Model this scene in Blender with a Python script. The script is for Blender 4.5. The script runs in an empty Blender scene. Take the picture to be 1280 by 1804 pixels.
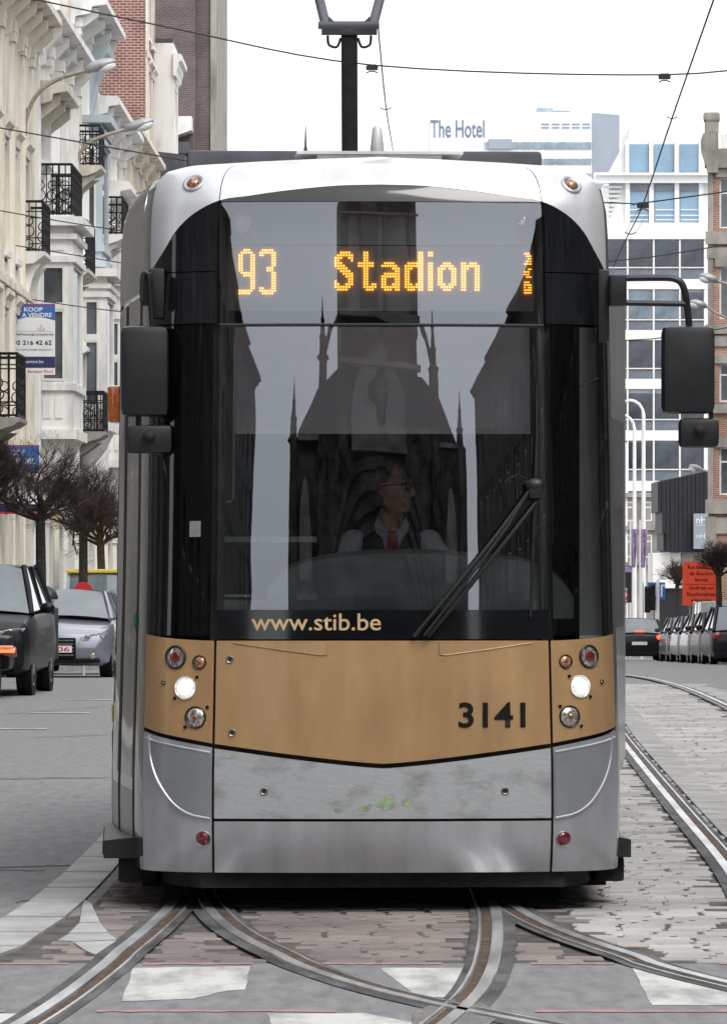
import bpy, bmesh, math, random
from mathutils import Vector, Matrix
R = math.radians
rnd = random.Random(7)
scene = bpy.context.scene
col = scene.collection

# ------------------------------------------------------------------ camera
F = 9450.0      # focal length in photograph pixels
HY = 1010.0     # horizon row in the photograph
EYE = 1.6
cam_d = bpy.data.cameras.new('camera')
cam_d.sensor_fit = 'HORIZONTAL'; cam_d.sensor_width = 36.0
cam_d.lens = F / 1280 * 36.0
cam_d.shift_y = (HY - 902) / 1280
cam_d.clip_start = 0.5; cam_d.clip_end = 4000
cam = bpy.data.objects.new('camera', cam_d); col.objects.link(cam)
cam.location = (0, 0, EYE); cam.rotation_euler = (R(90), 0, 0)
scene.camera = cam

# ------------------------------------------------------------------ sky, sun, exposure
SUN_EL, SUN_AZ = R(52), R(150)        # azimuth clockwise from +Y
w = bpy.data.worlds.new('World'); scene.world = w; w.use_nodes = True
nt = w.node_tree; nt.nodes.clear()
sky = nt.nodes.new('ShaderNodeTexSky'); sky.sky_type = 'NISHITA'; sky.sun_disc = False
sky.sun_elevation = SUN_EL; sky.sun_rotation = SUN_AZ; sky.dust_density = 4.0; sky.air_density = 1.0
hs = nt.nodes.new('ShaderNodeHueSaturation'); hs.inputs['Saturation'].default_value = 0.12
bg = nt.nodes.new('ShaderNodeBackground'); bg.inputs['Strength'].default_value = 0.15
wo = nt.nodes.new('ShaderNodeOutputWorld')
cloud = nt.nodes.new('ShaderNodeMix'); cloud.data_type = 'RGBA'; cloud.inputs[0].default_value = 0.62     # even cloud cover over the clear sky
cloud.inputs[7].default_value = (9.0, 9.2, 9.5, 1)
nt.links.new(sky.outputs[0], hs.inputs['Color']); nt.links.new(hs.outputs[0], cloud.inputs[6]); nt.links.new(cloud.outputs[2], bg.inputs['Color'])
nt.links.new(bg.outputs[0], wo.inputs['Surface'])
sl = bpy.data.lights.new('sun', 'SUN'); sl.energy = 1.0; sl.angle = R(25); sl.color = (1, 0.97, 0.93)
so = bpy.data.objects.new('sun', sl); col.objects.link(so)
sd = Vector((math.sin(SUN_AZ) * math.cos(SUN_EL), math.cos(SUN_AZ) * math.cos(SUN_EL), math.sin(SUN_EL)))
so.rotation_euler = sd.to_track_quat('Z', 'Y').to_euler(); so.location = sd * 60
scene.view_settings.view_transform = 'Standard'; scene.view_settings.look = 'None'
scene.view_settings.gamma = 1.0; scene.view_settings.exposure = 0.5
scene.cycles.use_denoising = True
scene.cycles.max_bounces = 8; scene.cycles.transparent_max_bounces = 12

# ------------------------------------------------------------------ helpers
def gz(Y):                                   # the street is level, then falls away
    if Y < 70: return 0.0
    if Y < 90: return -0.0135 * (Y - 70) ** 2 / 40
    return -0.0135 * (Y - 80)
def S(Y): return F / Y                       # pixels per metre at distance Y
def wx(px, Y): return (px - 640) * Y / F
def wz(py, Y): return EYE + (HY - py) * Y / F
def gpt(px, py):
    Y = EYE * F / (py - HY); return (wx(px, Y), Y)

def cat(tab, x):                             # smooth table look-up
    if x <= tab[0][0]: return tab[0][1]
    if x >= tab[-1][0]: return tab[-1][1]
    n = len(tab)
    for i in range(n - 1):
        if x <= tab[i + 1][0]: break
    def sl_(k):
        a = tab[max(k - 1, 0)]; b = tab[min(k + 1, n - 1)]
        return (b[1] - a[1]) / (b[0] - a[0])
    (x0, y0), (x1, y1) = tab[i], tab[i + 1]
    h = x1 - x0; t = (x - x0) / h; m0, m1 = sl_(i) * h, sl_(i + 1) * h
    return (2*t**3 - 3*t*t + 1)*y0 + (t**3 - 2*t*t + t)*m0 + (-2*t**3 + 3*t*t)*y1 + (t**3 - t*t)*m1

def smooth_path(pts, n=8):
    out = []
    P = [Vector(p) for p in pts]
    for i in range(len(P) - 1):
        a = P[max(i-1, 0)]; b = P[i]; c = P[i+1]; d = P[min(i+2, len(P)-1)]
        for k in range(n):
            t = k / n
            out.append(0.5 * ((2*b) + (c-a)*t + (2*a-5*b+4*c-d)*t*t + (-a+3*b-3*c+d)*t**3))
    out.append(P[-1]); return out

class MB:
    def __init__(s): s.v = []; s.f = []
    def add(s, vs, fs):
        o = len(s.v); s.v += [tuple(p) for p in vs]; s.f += [tuple(i + o for i in f) for f in fs]; return s
    def box(s, x0, x1, y0, y1, z0, z1):
        return s.add([(x0,y0,z0),(x1,y0,z0),(x1,y1,z0),(x0,y1,z0),(x0,y0,z1),(x1,y0,z1),(x1,y1,z1),(x0,y1,z1)],
                     [(0,3,2,1),(4,5,6,7),(0,1,5,4),(1,2,6,5),(2,3,7,6),(3,0,4,7)])
    def bbox(s, x0, x1, y0, y1, z0, z1, b=0.01):      # box with bevelled edges
        bm = bmesh.new(); bmesh.ops.create_cube(bm, size=1)
        for v in bm.verts: v.co = Vector(((x0+x1)/2 + v.co.x*(x1-x0), (y0+y1)/2 + v.co.y*(y1-y0), (z0+z1)/2 + v.co.z*(z1-z0)))
        bmesh.ops.bevel(bm, geom=bm.edges[:], offset=b, segments=2, affect='EDGES', profile=0.6)
        bm.verts.index_update()
        s.add([v.co for v in bm.verts], [[v.index for v in f.verts] for f in bm.faces]); bm.free(); return s
    def quad(s, a, b, c, d): return s.add([a,b,c,d], [(0,1,2,3)])
    def poly(s, pts): return s.add(pts, [tuple(range(len(pts)))])
    def cyl(s, p0, p1, r0, r1=None, n=12, cap=True):
        r1 = r0 if r1 is None else r1
        p0, p1 = Vector(p0), Vector(p1); d = (p1-p0).normalized()
        a = d.orthogonal().normalized(); b = d.cross(a)
        vs = []
        for p, r in ((p0, r0), (p1, r1)):
            for k in range(n):
                t = 2*math.pi*k/n; vs.append(p + (a*math.cos(t) + b*math.sin(t))*r)
        fs = [(k, (k+1) % n, n+(k+1) % n, n+k) for k in range(n)]
        if cap: fs += [tuple(range(n-1, -1, -1)), tuple(range(n, 2*n))]
        return s.add(vs, fs)
    def tube(s, path, r, n=8, cap=True):
        P = [Vector(p) for p in path]; m = len(P)
        rr = r if isinstance(r, (list, tuple)) else [r]*m
        a = None; vs = []
        for i in range(m):
            d = (P[min(i+1, m-1)] - P[max(i-1, 0)]).normalized()
            a = d.orthogonal().normalized() if a is None else (a - d*a.dot(d)).normalized()
            b = d.cross(a)
            for k in range(n):
                t = 2*math.pi*k/n; vs.append(P[i] + (a*math.cos(t) + b*math.sin(t))*rr[i])
        fs = [(i*n+k, i*n+(k+1) % n, (i+1)*n+(k+1) % n, (i+1)*n+k) for i in range(m-1) for k in range(n)]
        if cap: fs += [tuple(range(n-1, -1, -1)), tuple(range((m-1)*n, m*n))]
        return s.add(vs, fs)
    def grid(s, fn, nu, nv):
        vs = [fn(i/nu, j/nv) for j in range(nv+1) for i in range(nu+1)]
        w_ = nu + 1
        return s.add(vs, [(j*w_+i, j*w_+i+1, (j+1)*w_+i+1, (j+1)*w_+i) for j in range(nv) for i in range(nu)])
    def lathe(s, c, axis, prof, n=16):       # prof: (distance along axis, radius)
        c = Vector(c); d = Vector(axis).normalized(); a = d.orthogonal().normalized(); b = d.cross(a); vs = []
        for h, r in prof:
            for k in range(n):
                t = 2*math.pi*k/n; vs.append(c + d*h + (a*math.cos(t) + b*math.sin(t))*max(r, 1e-4))
        m = len(prof)
        fs = [(i*n+k, i*n+(k+1) % n, (i+1)*n+(k+1) % n, (i+1)*n+k) for i in range(m-1) for k in range(n)]
        fs += [tuple(range(n-1, -1, -1)), tuple(range((m-1)*n, m*n))]
        return s.add(vs, fs)
    def ell(s, c, rx, ry, rz, nu=14, nv=9, rot=None):
        c = Vector(c); vs = []; fs = []
        for j in range(nv+1):
            ph = math.pi*j/nv - math.pi/2
            for i in range(nu):
                t = 2*math.pi*i/nu
                p = Vector((rx*math.cos(ph)*math.cos(t), ry*math.cos(ph)*math.sin(t), rz*math.sin(ph)))
                if rot: p = rot @ p
                vs.append(c + p)
        for j in range(nv):
            for i in range(nu): fs.append((j*nu+i, j*nu+(i+1) % nu, (j+1)*nu+(i+1) % nu, (j+1)*nu+i))
        return s.add(vs, fs)
    def prism(s, poly, f0, f1):               # poly of 2-D points, f0/f1 map a point to 3-D
        n = len(poly); vs = [f0(*p) for p in poly] + [f1(*p) for p in poly]
        fs = [tuple(range(n)), tuple(range(2*n-1, n-1, -1))] + [(k, n+k, n+(k+1) % n, (k+1) % n) for k in range(n)]
        return s.add(vs, fs)
    def data(s, name, mat, smooth=False):
        me = bpy.data.meshes.new(name); me.from_pydata(s.v, [], s.f)
        bm = bmesh.new(); bm.from_mesh(me)
        bmesh.ops.remove_doubles(bm, verts=bm.verts[:], dist=1e-5)
        bmesh.ops.recalc_face_normals(bm, faces=bm.faces[:]); bm.to_mesh(me); bm.free()
        if smooth:
            for p in me.polygons: p.use_smooth = True
            if smooth != 'all':
                try: me.set_sharp_from_angle(angle=R(38))
                except Exception: pass
        me.materials.append(mat); return me
    def build(s, name, mat, parent=None, smooth=False):
        return link(name, s.data(name, mat, smooth), parent)

def link(name, me, parent=None, loc=None, rot=None):
    o = bpy.data.objects.new(name, me); col.objects.link(o)
    if parent is not None: o.parent = parent
    if loc is not None: o.location = loc
    if rot is not None: o.rotation_euler = rot
    return o
def tag(o, label=None, cat_=None, group=None, kind=None):
    if label: o['label'] = label
    if cat_: o['category'] = cat_
    if group: o['group'] = group
    if kind: o['kind'] = kind
    return o
def thing(name, label, cat_, loc=(0,0,0), rz=0.0, group=None):
    o = bpy.data.objects.new(name, None); col.objects.link(o); o.empty_display_size = 0.2
    o.location = loc; o.rotation_euler = (0, 0, rz)
    return tag(o, label, cat_, group)
def copy_tree(o, parent=None):
    c = o.copy(); col.objects.link(c)
    if parent is not None: c.parent = parent
    for ch in o.children: copy_tree(ch, c)
    return c

def text_mesh(body, mat, width=None, height=None, extrude=0.0, name='lettering', bold=0.0, align='LEFT'):
    cu = bpy.data.curves.new(name, 'FONT'); cu.body = body; cu.size = 1.0; cu.extrude = 0
    cu.offset = bold; cu.resolution_u = 4; cu.space_line = 0.9; cu.align_x = align
    o = bpy.data.objects.new('tmp', cu); col.objects.link(o)
    dg = bpy.context.evaluated_depsgraph_get(); dg.update()
    me = bpy.data.meshes.new_from_object(o.evaluated_get(dg))
    bpy.data.objects.remove(o)
    xs = [v.co.x for v in me.vertices]; ys = [v.co.y for v in me.vertices]
    x0, x1, y0, y1 = min(xs), max(xs), min(ys), max(ys)
    kx = (width / (x1-x0)) if width else None; ky = (height / (y1-y0)) if height else None
    kx = kx or ky; ky = ky or kx
    for v in me.vertices: v.co = Vector(((v.co.x-x0)*kx, 0, (v.co.y-y0)*ky))   # upright, reads from -Y
    me.name = name; me.materials.clear(); me.materials.append(mat)
    return me

# ------------------------------------------------------------------ materials
def pm(name, base, rough=0.5, metal=0.0, var=0.12, scale=4.0, bump=0.0, bscale=60.0, coat=0.0, col2=None, lo=0.35, hi=0.65, spec=0.5, rvar=0.0, stretch=None):
    m = bpy.data.materials.new(name); m.use_nodes = True; t = m.node_tree; N = t.nodes; L = t.links
    b = N['Principled BSDF']; b.inputs['Roughness'].default_value = rough; b.inputs['Metallic'].default_value = metal
    b.inputs['Specular IOR Level'].default_value = spec
    b.inputs['Coat Weight'].default_value = coat; b.inputs['Coat Roughness'].default_value = 0.05
    tc = N.new('ShaderNodeTexCoord'); src = tc.outputs['Object']
    if stretch:
        mp = N.new('ShaderNodeMapping'); mp.inputs['Scale'].default_value = stretch
        L.new(src, mp.inputs['Vector']); src = mp.outputs['Vector']
    no = N.new('ShaderNodeTexNoise'); no.inputs['Scale'].default_value = scale; no.inputs['Detail'].default_value = 7
    no.inputs['Roughness'].default_value = 0.6
    L.new(src, no.inputs['Vector'])
    rp = N.new('ShaderNodeValToRGB'); L.new(no.outputs['Fac'], rp.inputs['Fac'])
    c2 = col2 or tuple(max(0, c*(1-2*var)) for c in base)
    c1 = base if col2 else tuple(min(1, c*(1+var)) for c in base)
    rp.color_ramp.elements[0].position = lo; rp.color_ramp.elements[0].color = (*c2, 1)
    rp.color_ramp.elements[1].position = hi; rp.color_ramp.elements[1].color = (*c1, 1)
    L.new(rp.outputs['Color'], b.inputs['Base Color'])
    if rvar:
        mr = N.new('ShaderNodeMapRange'); L.new(no.outputs['Fac'], mr.inputs['Value'])
        mr.inputs['To Min'].default_value = max(0, rough-rvar); mr.inputs['To Max'].default_value = min(1, rough+rvar)
        L.new(mr.outputs[0], b.inputs['Roughness'])
    if bump:
        n2 = N.new('ShaderNodeTexNoise'); n2.inputs['Scale'].default_value = bscale; n2.inputs['Detail'].default_value = 4
        L.new(src, n2.inputs['Vector'])
        bp = N.new('ShaderNodeBump'); bp.inputs['Strength'].default_value = bump; bp.inputs['Distance'].default_value = 0.01
        L.new(n2.outputs['Fac'], bp.inputs['Height']); L.new(bp.outputs[0], b.inputs['Normal'])
    return m
def em(name, c, strength):
    m = bpy.data.materials.new(name); m.use_nodes = True; b = m.node_tree.nodes['Principled BSDF']
    b.inputs['Base Color'].default_value = (*c, 1); b.inputs['Emission Color'].default_value = (*c, 1)
    b.inputs['Emission Strength'].default_value = strength; return m
def island(name, c1, c2, rough=0.8, bump=0.3, bscale=40, grime=0.5):      # pieces that differ one from the next
    m = pm(name, c1, rough, var=0.1, bump=bump, bscale=bscale); t = m.node_tree; N, L = t.nodes, t.links
    b = N['Principled BSDF']; g = N.new('ShaderNodeNewGeometry')
    mx = N.new('ShaderNodeMix'); mx.data_type = 'RGBA'
    L.new(g.outputs['Random Per Island'], mx.inputs[0])
    mx.inputs[6].default_value = (*c1, 1); mx.inputs[7].default_value = (*c2, 1)
    no = N.new('ShaderNodeTexNoise'); no.inputs['Scale'].default_value = 1.3; no.inputs['Detail'].default_value = 6
    tc = N.new('ShaderNodeTexCoord'); L.new(tc.outputs['Object'], no.inputs['Vector'])
    mr = N.new('ShaderNodeMapRange'); mr.inputs['From Min'].default_value = 0.35; mr.inputs['From Max'].default_value = 0.7
    mr.inputs['To Min'].default_value = 1.0; mr.inputs['To Max'].default_value = 1.0 - grime
    L.new(no.outputs['Fac'], mr.inputs['Value'])
    m2 = N.new('ShaderNodeMix'); m2.data_type = 'RGBA'; m2.blend_type = 'MULTIPLY'; m2.inputs[0].default_value = 1
    L.new(mx.outputs[2], m2.inputs[6]); L.new(mr.outputs[0], m2.inputs[7]); L.new(m2.outputs[2], b.inputs['Base Color'])
    return m
def brick(name, c1, c2, mortar, bw=0.22, bh=0.075, rough=0.85, ms=0.012):
    m = bpy.data.materials.new(name); m.use_nodes = True; t = m.node_tree; N, L = t.nodes, t.links
    b = N['Principled BSDF']; b.inputs['Roughness'].default_value = rough
    tc = N.new('ShaderNodeTexCoord'); sp = N.new('ShaderNodeSeparateXYZ'); L.new(tc.outputs['Object'], sp.inputs[0])
    ad = N.new('ShaderNodeMath'); L.new(sp.outputs[0], ad.inputs[0]); L.new(sp.outputs[1], ad.inputs[1])
    cb = N.new('ShaderNodeCombineXYZ'); L.new(ad.outputs[0], cb.inputs[0]); L.new(sp.outputs[2], cb.inputs[1])
    bt = N.new('ShaderNodeTexBrick'); bt.inputs['Scale'].default_value = 1; bt.inputs['Brick Width'].default_value = bw
    bt.inputs['Row Height'].default_value = bh; bt.inputs['Mortar Size'].default_value = ms
    bt.inputs['Color1'].default_value = (*c1, 1); bt.inputs['Color2'].default_value = (*c2, 1); bt.inputs['Mortar'].default_value = (*mortar, 1)
    L.new(cb.outputs[0], bt.inputs['Vector'])
    no = N.new('ShaderNodeTexNoise'); no.inputs['Scale'].default_value = 0.7; no.inputs['Detail'].default_value = 8; L.new(tc.outputs['Object'], no.inputs['Vector'])
    mr = N.new('ShaderNodeMapRange'); mr.inputs['From Min'].default_value = .3; mr.inputs['From Max'].default_value = .7
    mr.inputs['To Min'].default_value = .65; mr.inputs['To Max'].default_value = 1.15; L.new(no.outputs['Fac'], mr.inputs['Value'])
    mx = N.new('ShaderNodeMix'); mx.data_type = 'RGBA'; mx.blend_type = 'MULTIPLY'; mx.inputs[0].default_value = 1
    L.new(bt.outputs['Color'], mx.inputs[6]); L.new(mr.outputs[0], mx.inputs[7]); L.new(mx.outputs[2], b.inputs['Base Color'])
    bp = N.new('ShaderNodeBump'); bp.inputs['Strength'].default_value = .6; bp.inputs['Distance'].default_value = .01; bp.invert = True
    L.new(bt.outputs['Fac'], bp.inputs['Height']); L.new(bp.outputs[0], b.inputs['Normal'])
    return m
def glass(name, tint, ior, rough=0.0, wob=0.0, refl=(1, 1, 1)):
    m = bpy.data.materials.new(name); m.use_nodes = True; t = m.node_tree; N, L = t.nodes, t.links; N.clear()
    out = N.new('ShaderNodeOutputMaterial'); mx = N.new('ShaderNodeMixShader')
    tr = N.new('ShaderNodeBsdfTransparent'); tr.inputs['Color'].default_value = (*tint, 1)
    gl = N.new('ShaderNodeBsdfGlossy'); gl.inputs['Roughness'].default_value = rough; gl.inputs['Color'].default_value = (*refl, 1)
    fr = N.new('ShaderNodeFresnel'); fr.inputs['IOR'].default_value = ior
    if wob:
        tc = N.new('ShaderNodeTexCoord'); no = N.new('ShaderNodeTexNoise'); no.inputs['Scale'].default_value = 2.2; no.inputs['Detail'].default_value = 1
        L.new(tc.outputs['Object'], no.inputs['Vector'])
        bp = N.new('ShaderNodeBump'); bp.inputs['Strength'].default_value = wob; bp.inputs['Distance'].default_value = .02
        L.new(no.outputs['Fac'], bp.inputs['Height']); L.new(bp.outputs[0], gl.inputs['Normal'])
    L.new(fr.outputs[0], mx.inputs[0]); L.new(tr.outputs[0], mx.inputs[1]); L.new(gl.outputs[0], mx.inputs[2])
    L.new(mx.outputs[0], out.inputs['Surface']); return m

M = {}
M['forehead'] = pm('skylit_silver_paint', (.66,.67,.69), .40, .3, .06, 2.5, coat=.4, rvar=.08, stretch=(3, 1, .6))  # lightened silver paint, sky light on the upward faces put into its colour
M['silver'] = pm('silver_paint', (.46,.47,.50), .34, .6, .09, 2.2, stretch=(3, 1, .6), coat=.4, bump=.03, bscale=300)
M['silver_side'] = pm('silver_side_metal', (.36,.37,.38), .12, .9, .08, 2, rvar=.05)
M['gold'] = pm('gold_paint', (.42,.255,.12), .38, .25, .08, 2.2, coat=.25, bump=.04, bscale=300, rvar=.08, stretch=(2.5, 1, .7))
M['worn'] = pm('worn_bumper_paint', (.37,.385,.40), .55, .2, .2, 4.5, bump=.2, bscale=40, col2=(.22,.225,.22), lo=.30, hi=.50, stretch=(1, 1, 1.6))
M['scuff_green'] = pm('green_scuff', (.30,.40,.24), .7, 0, .2, 20)
M['scuff_dark'] = pm('dark_scuff', (.16,.16,.155), .8, 0, .3, 30)
M['grey_panel'] = pm('grey_panel_paint', (.27,.285,.31), .38, .4, .06, 3, coat=.3, bump=.03, bscale=300)
M['black_gloss'] = pm('black_gloss', (.008,.009,.011), .06, 0, .2, 3, spec=.6)
M['black_matt'] = pm('black_plastic', (.010,.011,.013), .42, 0, .2, 8, bump=.1, bscale=250)
M['rubber'] = pm('rubber', (.015,.015,.015), .8, 0, .3, 20, bump=.2)
M['under'] = pm('underframe_dark', (.02,.019,.018), .85, 0, .3, 9, bump=.3)
M['roofgrey'] = pm('roof_equipment_grey', (.07,.075,.085), .6, 0, .15, 4)
M['lightgrey'] = pm('light_grey_metal', (.62,.62,.62), .45, .1, .1, 5)
M['screen'] = glass('windscreen_glass', (.88,.91,.91), 2.3, 0, .03, (.86,.92,1.0))
M['sideglass'] = glass('tinted_glass', (.42,.45,.45), 1.6)
M['interior'] = pm('cab_interior', (.05,.05,.052), .7, 0, .2, 5)
M['dash'] = pm('dashboard_grey', (.42,.46,.47), .7, 0, .12, 6, bump=.1, bscale=200)
M['blind'] = pm('roller_blind', (.62,.62,.68), .9, 0, .06, 3, bump=.1, bscale=200)
M['display_back'] = pm('display_back', (.36,.38,.43), .8, 0, .05, 3)
M['led'] = em('led_orange', (1.0,.36,.03), 2.6)
M['lamp_on'] = em('headlamp_lit', (1.0,.98,.95), 4.0); M['lamp_soft'] = pm('headlamp_reflector', (.85,.85,.85), .12, .8, .4, 90, coat=1); M['lamp_soft'].node_tree.nodes['Principled BSDF'].inputs['Emission Color'].default_value = (1, .98, .95, 1); M['lamp_soft'].node_tree.nodes['Principled BSDF'].inputs['Emission Strength'].default_value = .45
_m = M['lamp_on']; _n = _m.node_tree; _v = _n.nodes.new('ShaderNodeTexVoronoi'); _v.inputs['Scale'].default_value = 55
_c = _n.nodes.new('ShaderNodeTexCoord'); _r = _n.nodes.new('ShaderNodeMapRange'); _r.inputs['From Max'].default_value = .5; _r.inputs['To Min'].default_value = 2.2; _r.inputs['To Max'].default_value = .35
_n.links.new(_c.outputs['Object'], _v.inputs['Vector']); _n.links.new(_v.outputs['Distance'], _r.inputs['Value']); _n.links.new(_r.outputs[0], _n.nodes['Principled BSDF'].inputs['Emission Strength'])
M['clear_lens'] = pm('clear_lens', (.55,.50,.46), .08, .6, .45, 60, coat=1)
M['amber_lens'] = pm('amber_lens', (.45,.20,.10), .12, .3, .5, 70, coat=1)
M['red_lens'] = pm('red_lens', (.16,.008,.018), .15, 0, .3, 60, coat=1)
M['orange_lens'] = pm('orange_lens', (.90,.19,.015), .2, 0, .15, 40, coat=1)
M['lampglass2'] = pm('headlight_glass', (.72,.73,.74), .08, .4, .3, 12, coat=1)
M['chrome'] = pm('chrome', (.75,.75,.75), .18, 1, .05, 5)
M['hinge'] = pm('hinge_grey', (.20,.21,.22), .6, 0, .1, 20)
M['steel'] = pm('dull_steel', (.35,.35,.34), .4, .9, .2, 20)
M['ink'] = pm('black_lettering', (.008,.008,.008), .6, 0, .1, 5, spec=.15)
M['gold_ink'] = pm('gold_lettering', (.55,.40,.20), .5, 0, .05, 5)
M['skin'] = pm('skin', (.55,.31,.22), .55, 0, .12, 30)
M['hair'] = pm('hair', (.05,.038,.03), .7, 0, .3, 60)
M['shirt'] = pm('striped_shirt', (.60,.58,.66), .85, 0, .15, 60, stretch=(1, .2, 4))
M['vest'] = pm('knit_vest', (.035,.036,.042), .9, 0, .25, 50, bump=.4, bscale=200)
M['tie'] = pm('red_tie', (.34,.02,.03), .6, 0, .2, 40)
M['green_knob'] = pm('green_button', (.02,.22,.14), .3, 0, .1, 5)
M['asphalt'] = pm('asphalt', (.225,.225,.225), .85, 0, .10, 14, bump=.8, bscale=60, rvar=.08, stretch=(1, .22, 1))
M['asphalt_dark'] = pm('asphalt_dark', (.095,.095,.098), .8, 0, .35, 4, stretch=(1, .4, 1), bump=.6, bscale=70)
M['crossing'] = pm('crossing_asphalt', (.215,.215,.22), .85, 0, .12, 12, bump=.6, bscale=60, stretch=(1, .22, 1))
M['sett_brown'] = island('brown_setts', (.29,.25,.235), (.225,.19,.182), grime=.45)
M['sett_grey'] = island('grey_setts', (.50,.485,.465), (.40,.385,.37), grime=.4)
M['sett_bed'] = pm('sett_bed_sand', (.11,.10,.09), .95, 0, .3, 6, bump=.5)
M['slab'] = pm('concrete_slab', (.42,.42,.42), .8, 0, .12, 2.5, bump=.3, bscale=80)
M['track_slab'] = pm('track_slab_concrete', (.34,.33,.32), .85, 0, .16, 2.5, bump=.3, bscale=60)
M['kerb'] = pm('kerb_stone', (.36,.35,.33), .85, 0, .15, 3, bump=.3)
M['rail'] = pm('polished_rail', (.62,.62,.62), .40, .9, .2, 6, stretch=(1, .15, 1), rvar=.1)
M['groove'] = pm('rusty_groove', (.11,.07,.045), .8, .2, .35, 14, bump=.4)
M['pink'] = pm('pink_line_paint', (.44,.23,.25), .85, 0, .2, 7, col2=(.24,.21,.21), lo=.40, hi=.58, bump=.5)
M['white_paint'] = pm('worn_white_paint', (.58,.575,.55), .85, 0, .2, 5, col2=(.30,.30,.295), lo=.34, hi=.56, bump=.6, bscale=60, stretch=(1, .3, 1))
M['cream'] = pm('cream_stucco', (.68,.635,.545), .85, 0, .17, 1.6, lo=.3, hi=.55, bump=.2, stretch=(1, 1, .25))
M['white'] = pm('white_stucco', (.71,.70,.675), .8, 0, .14, 1.6, lo=.3, hi=.5, bump=.15, stretch=(1, 1, .25))
M['beige'] = pm('beige_stucco', (.56,.52,.45), .85, 0, .17, 1.6, lo=.3, hi=.55, bump=.2, stretch=(1, 1, .25))
M['bluegrey'] = pm('blue_grey_paint', (.44,.50,.54), .7, 0, .10, 1, bump=.1, stretch=(1, 1, .25))
M['stone'] = pm('grey_stone', (.30,.28,.25), .85, 0, .22, 1.2, bump=.3, stretch=(1, 1, .4))
M['dark_stone'] = pm('church_stone', (.085,.077,.07), .9, 0, .45, .6, bump=.4, bscale=8)
M['pale_stone'] = pm('church_pale_stone', (.26,.245,.23), .9, 0, .25, .4)
M['redbrick'] = brick('red_brick', (.30,.085,.06), (.20,.06,.05), (.42,.36,.32), .24, .088, ms=.016)
M['darkbrick'] = brick('dark_brick', (.15,.105,.10), (.10,.075,.075), (.20,.17,.165), .24, .085, ms=.014)
M['orangebrick'] = brick('orange_brick', (.36,.16,.09), (.25,.10,.065), (.40,.34,.28), .24, .085, ms=.014)
M['iron'] = pm('black_iron', (.012,.012,.013), .5, .3, .2, 10)
M['pane'] = pm('window_pane', (.10,.115,.13), .06, 0, .3, .6, spec=.8)
M['frame'] = pm('window_frame_white', (.72,.71,.68), .5, 0, .06, 3)
M['slate'] = pm('roof_slate', (.06,.062,.07), .6, 0, .2, 2)
M['lampgrey'] = pm('lamp_grey', (.36,.37,.38), .45, .3, .1, 5)
M['lamppole'] = pm('lamp_arm_ochre', (.36,.31,.24), .6, .1, .15, 5)
M['lampglass'] = pm('lamp_bowl', (.72,.72,.69), .15, 0, .06, 5, coat=.6)
M['bark'] = pm('bark', (.045,.035,.028), .9, 0, .3, 12, bump=.6)
M['twig'] = pm('twigs', (.050,.034,.027), .9, 0, .3, 5)
M['sign_blue'] = pm('sign_blue', (.03,.13,.42), .5, 0, .05, 2)
M['sign_navy'] = pm('sign_navy', (.02,.025,.10), .5, 0, .05, 2)
M['sign_white'] = pm('sign_white', (.80,.80,.80), .5, 0, .04, 2)
M['sign_red'] = pm('sign_red', (.55,.02,.03), .5, 0, .05, 2)
M['sign_orange'] = pm('sign_orange', (.85,.075,.02), .5, 0, .06, 2)
M['purple'] = pm('purple_cloth', (.36,.27,.45), .8, 0, .25, 4)
M['tyre'] = pm('tyre', (.014,.014,.014), .85, 0, .2, 20, bump=.2)
M['plate'] = pm('number_plate', (.75,.74,.72), .5, 0, .03, 3)
M['tail_on'] = em('tail_lamp_lit', (1.0,.06,.03), 2.2)
M['tail'] = pm('tail_lamp', (.30,.012,.015), .15, 0, .2, 20, coat=1)
M['carglass'] = pm('car_glass', (.13,.155,.165), .04, 0, .2, 1, spec=.9, coat=.5)
M['car_silver'] = pm('blue_silver_car_paint', (.28,.30,.36), .3, .5, .05, 2, coat=.8)
M['car_black'] = pm('black_car_paint', (.007,.008,.011), .36, 0, .2, 2, coat=.08, spec=.22)
M['car_navy'] = pm('navy_car_paint', (.010,.014,.035), .3, .0, .2, 2, coat=.5, spec=.4)
M['car_wine'] = pm('wine_car_paint', (.035,.010,.012), .34, .0, .2, 2, coat=.15, spec=.3)
M['car_grey'] = pm('dark_grey_car_paint', (.035,.035,.038), .3, .1, .15, 2, coat=.5, spec=.4)
M['car_white'] = pm('white_car_paint', (.72,.73,.74), .35, 0, .05, 2, coat=.6)
M['car_blue'] = pm('pale_blue_car_paint', (.35,.45,.52), .35, .2, .05, 2, coat=.6)
M['yellow'] = pm('yellow_paint', (.72,.55,.10), .45, 0, .06, 2)
M['bin_green'] = pm('dark_green_metal', (.03,.05,.045), .5, .2, .25, 5)
M['office_white'] = pm('office_white_panel', (.76,.77,.77), .6, 0, .05, .3, stretch=(1, 1, .2))
M['office_glass'] = pm('office_glass_dark', (.045,.06,.085), .06, .2, .45, .35, spec=.9)
M['office_blue'] = pm('office_glass_blue', (.20,.33,.45), .1, .1, .12, .25, spec=.8)
M['office_glass_mid'] = pm('office_glass_mid', (.085,.105,.135), .08, .2, .35, .4, spec=.9)
M['office_glass_blind'] = pm('office_glass_blind', (.17,.22,.27), .12, .1, .3, .5, spec=.8)
M['spandrel'] = pm('office_spandrel', (.16,.19,.23), .25, .2, .15, .5)
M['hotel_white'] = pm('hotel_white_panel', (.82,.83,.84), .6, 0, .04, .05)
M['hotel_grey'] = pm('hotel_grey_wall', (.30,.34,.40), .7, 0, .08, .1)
M['hotel_glass'] = pm('hotel_glass', (.32,.40,.46), .3, 0, .25, .2)
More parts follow.
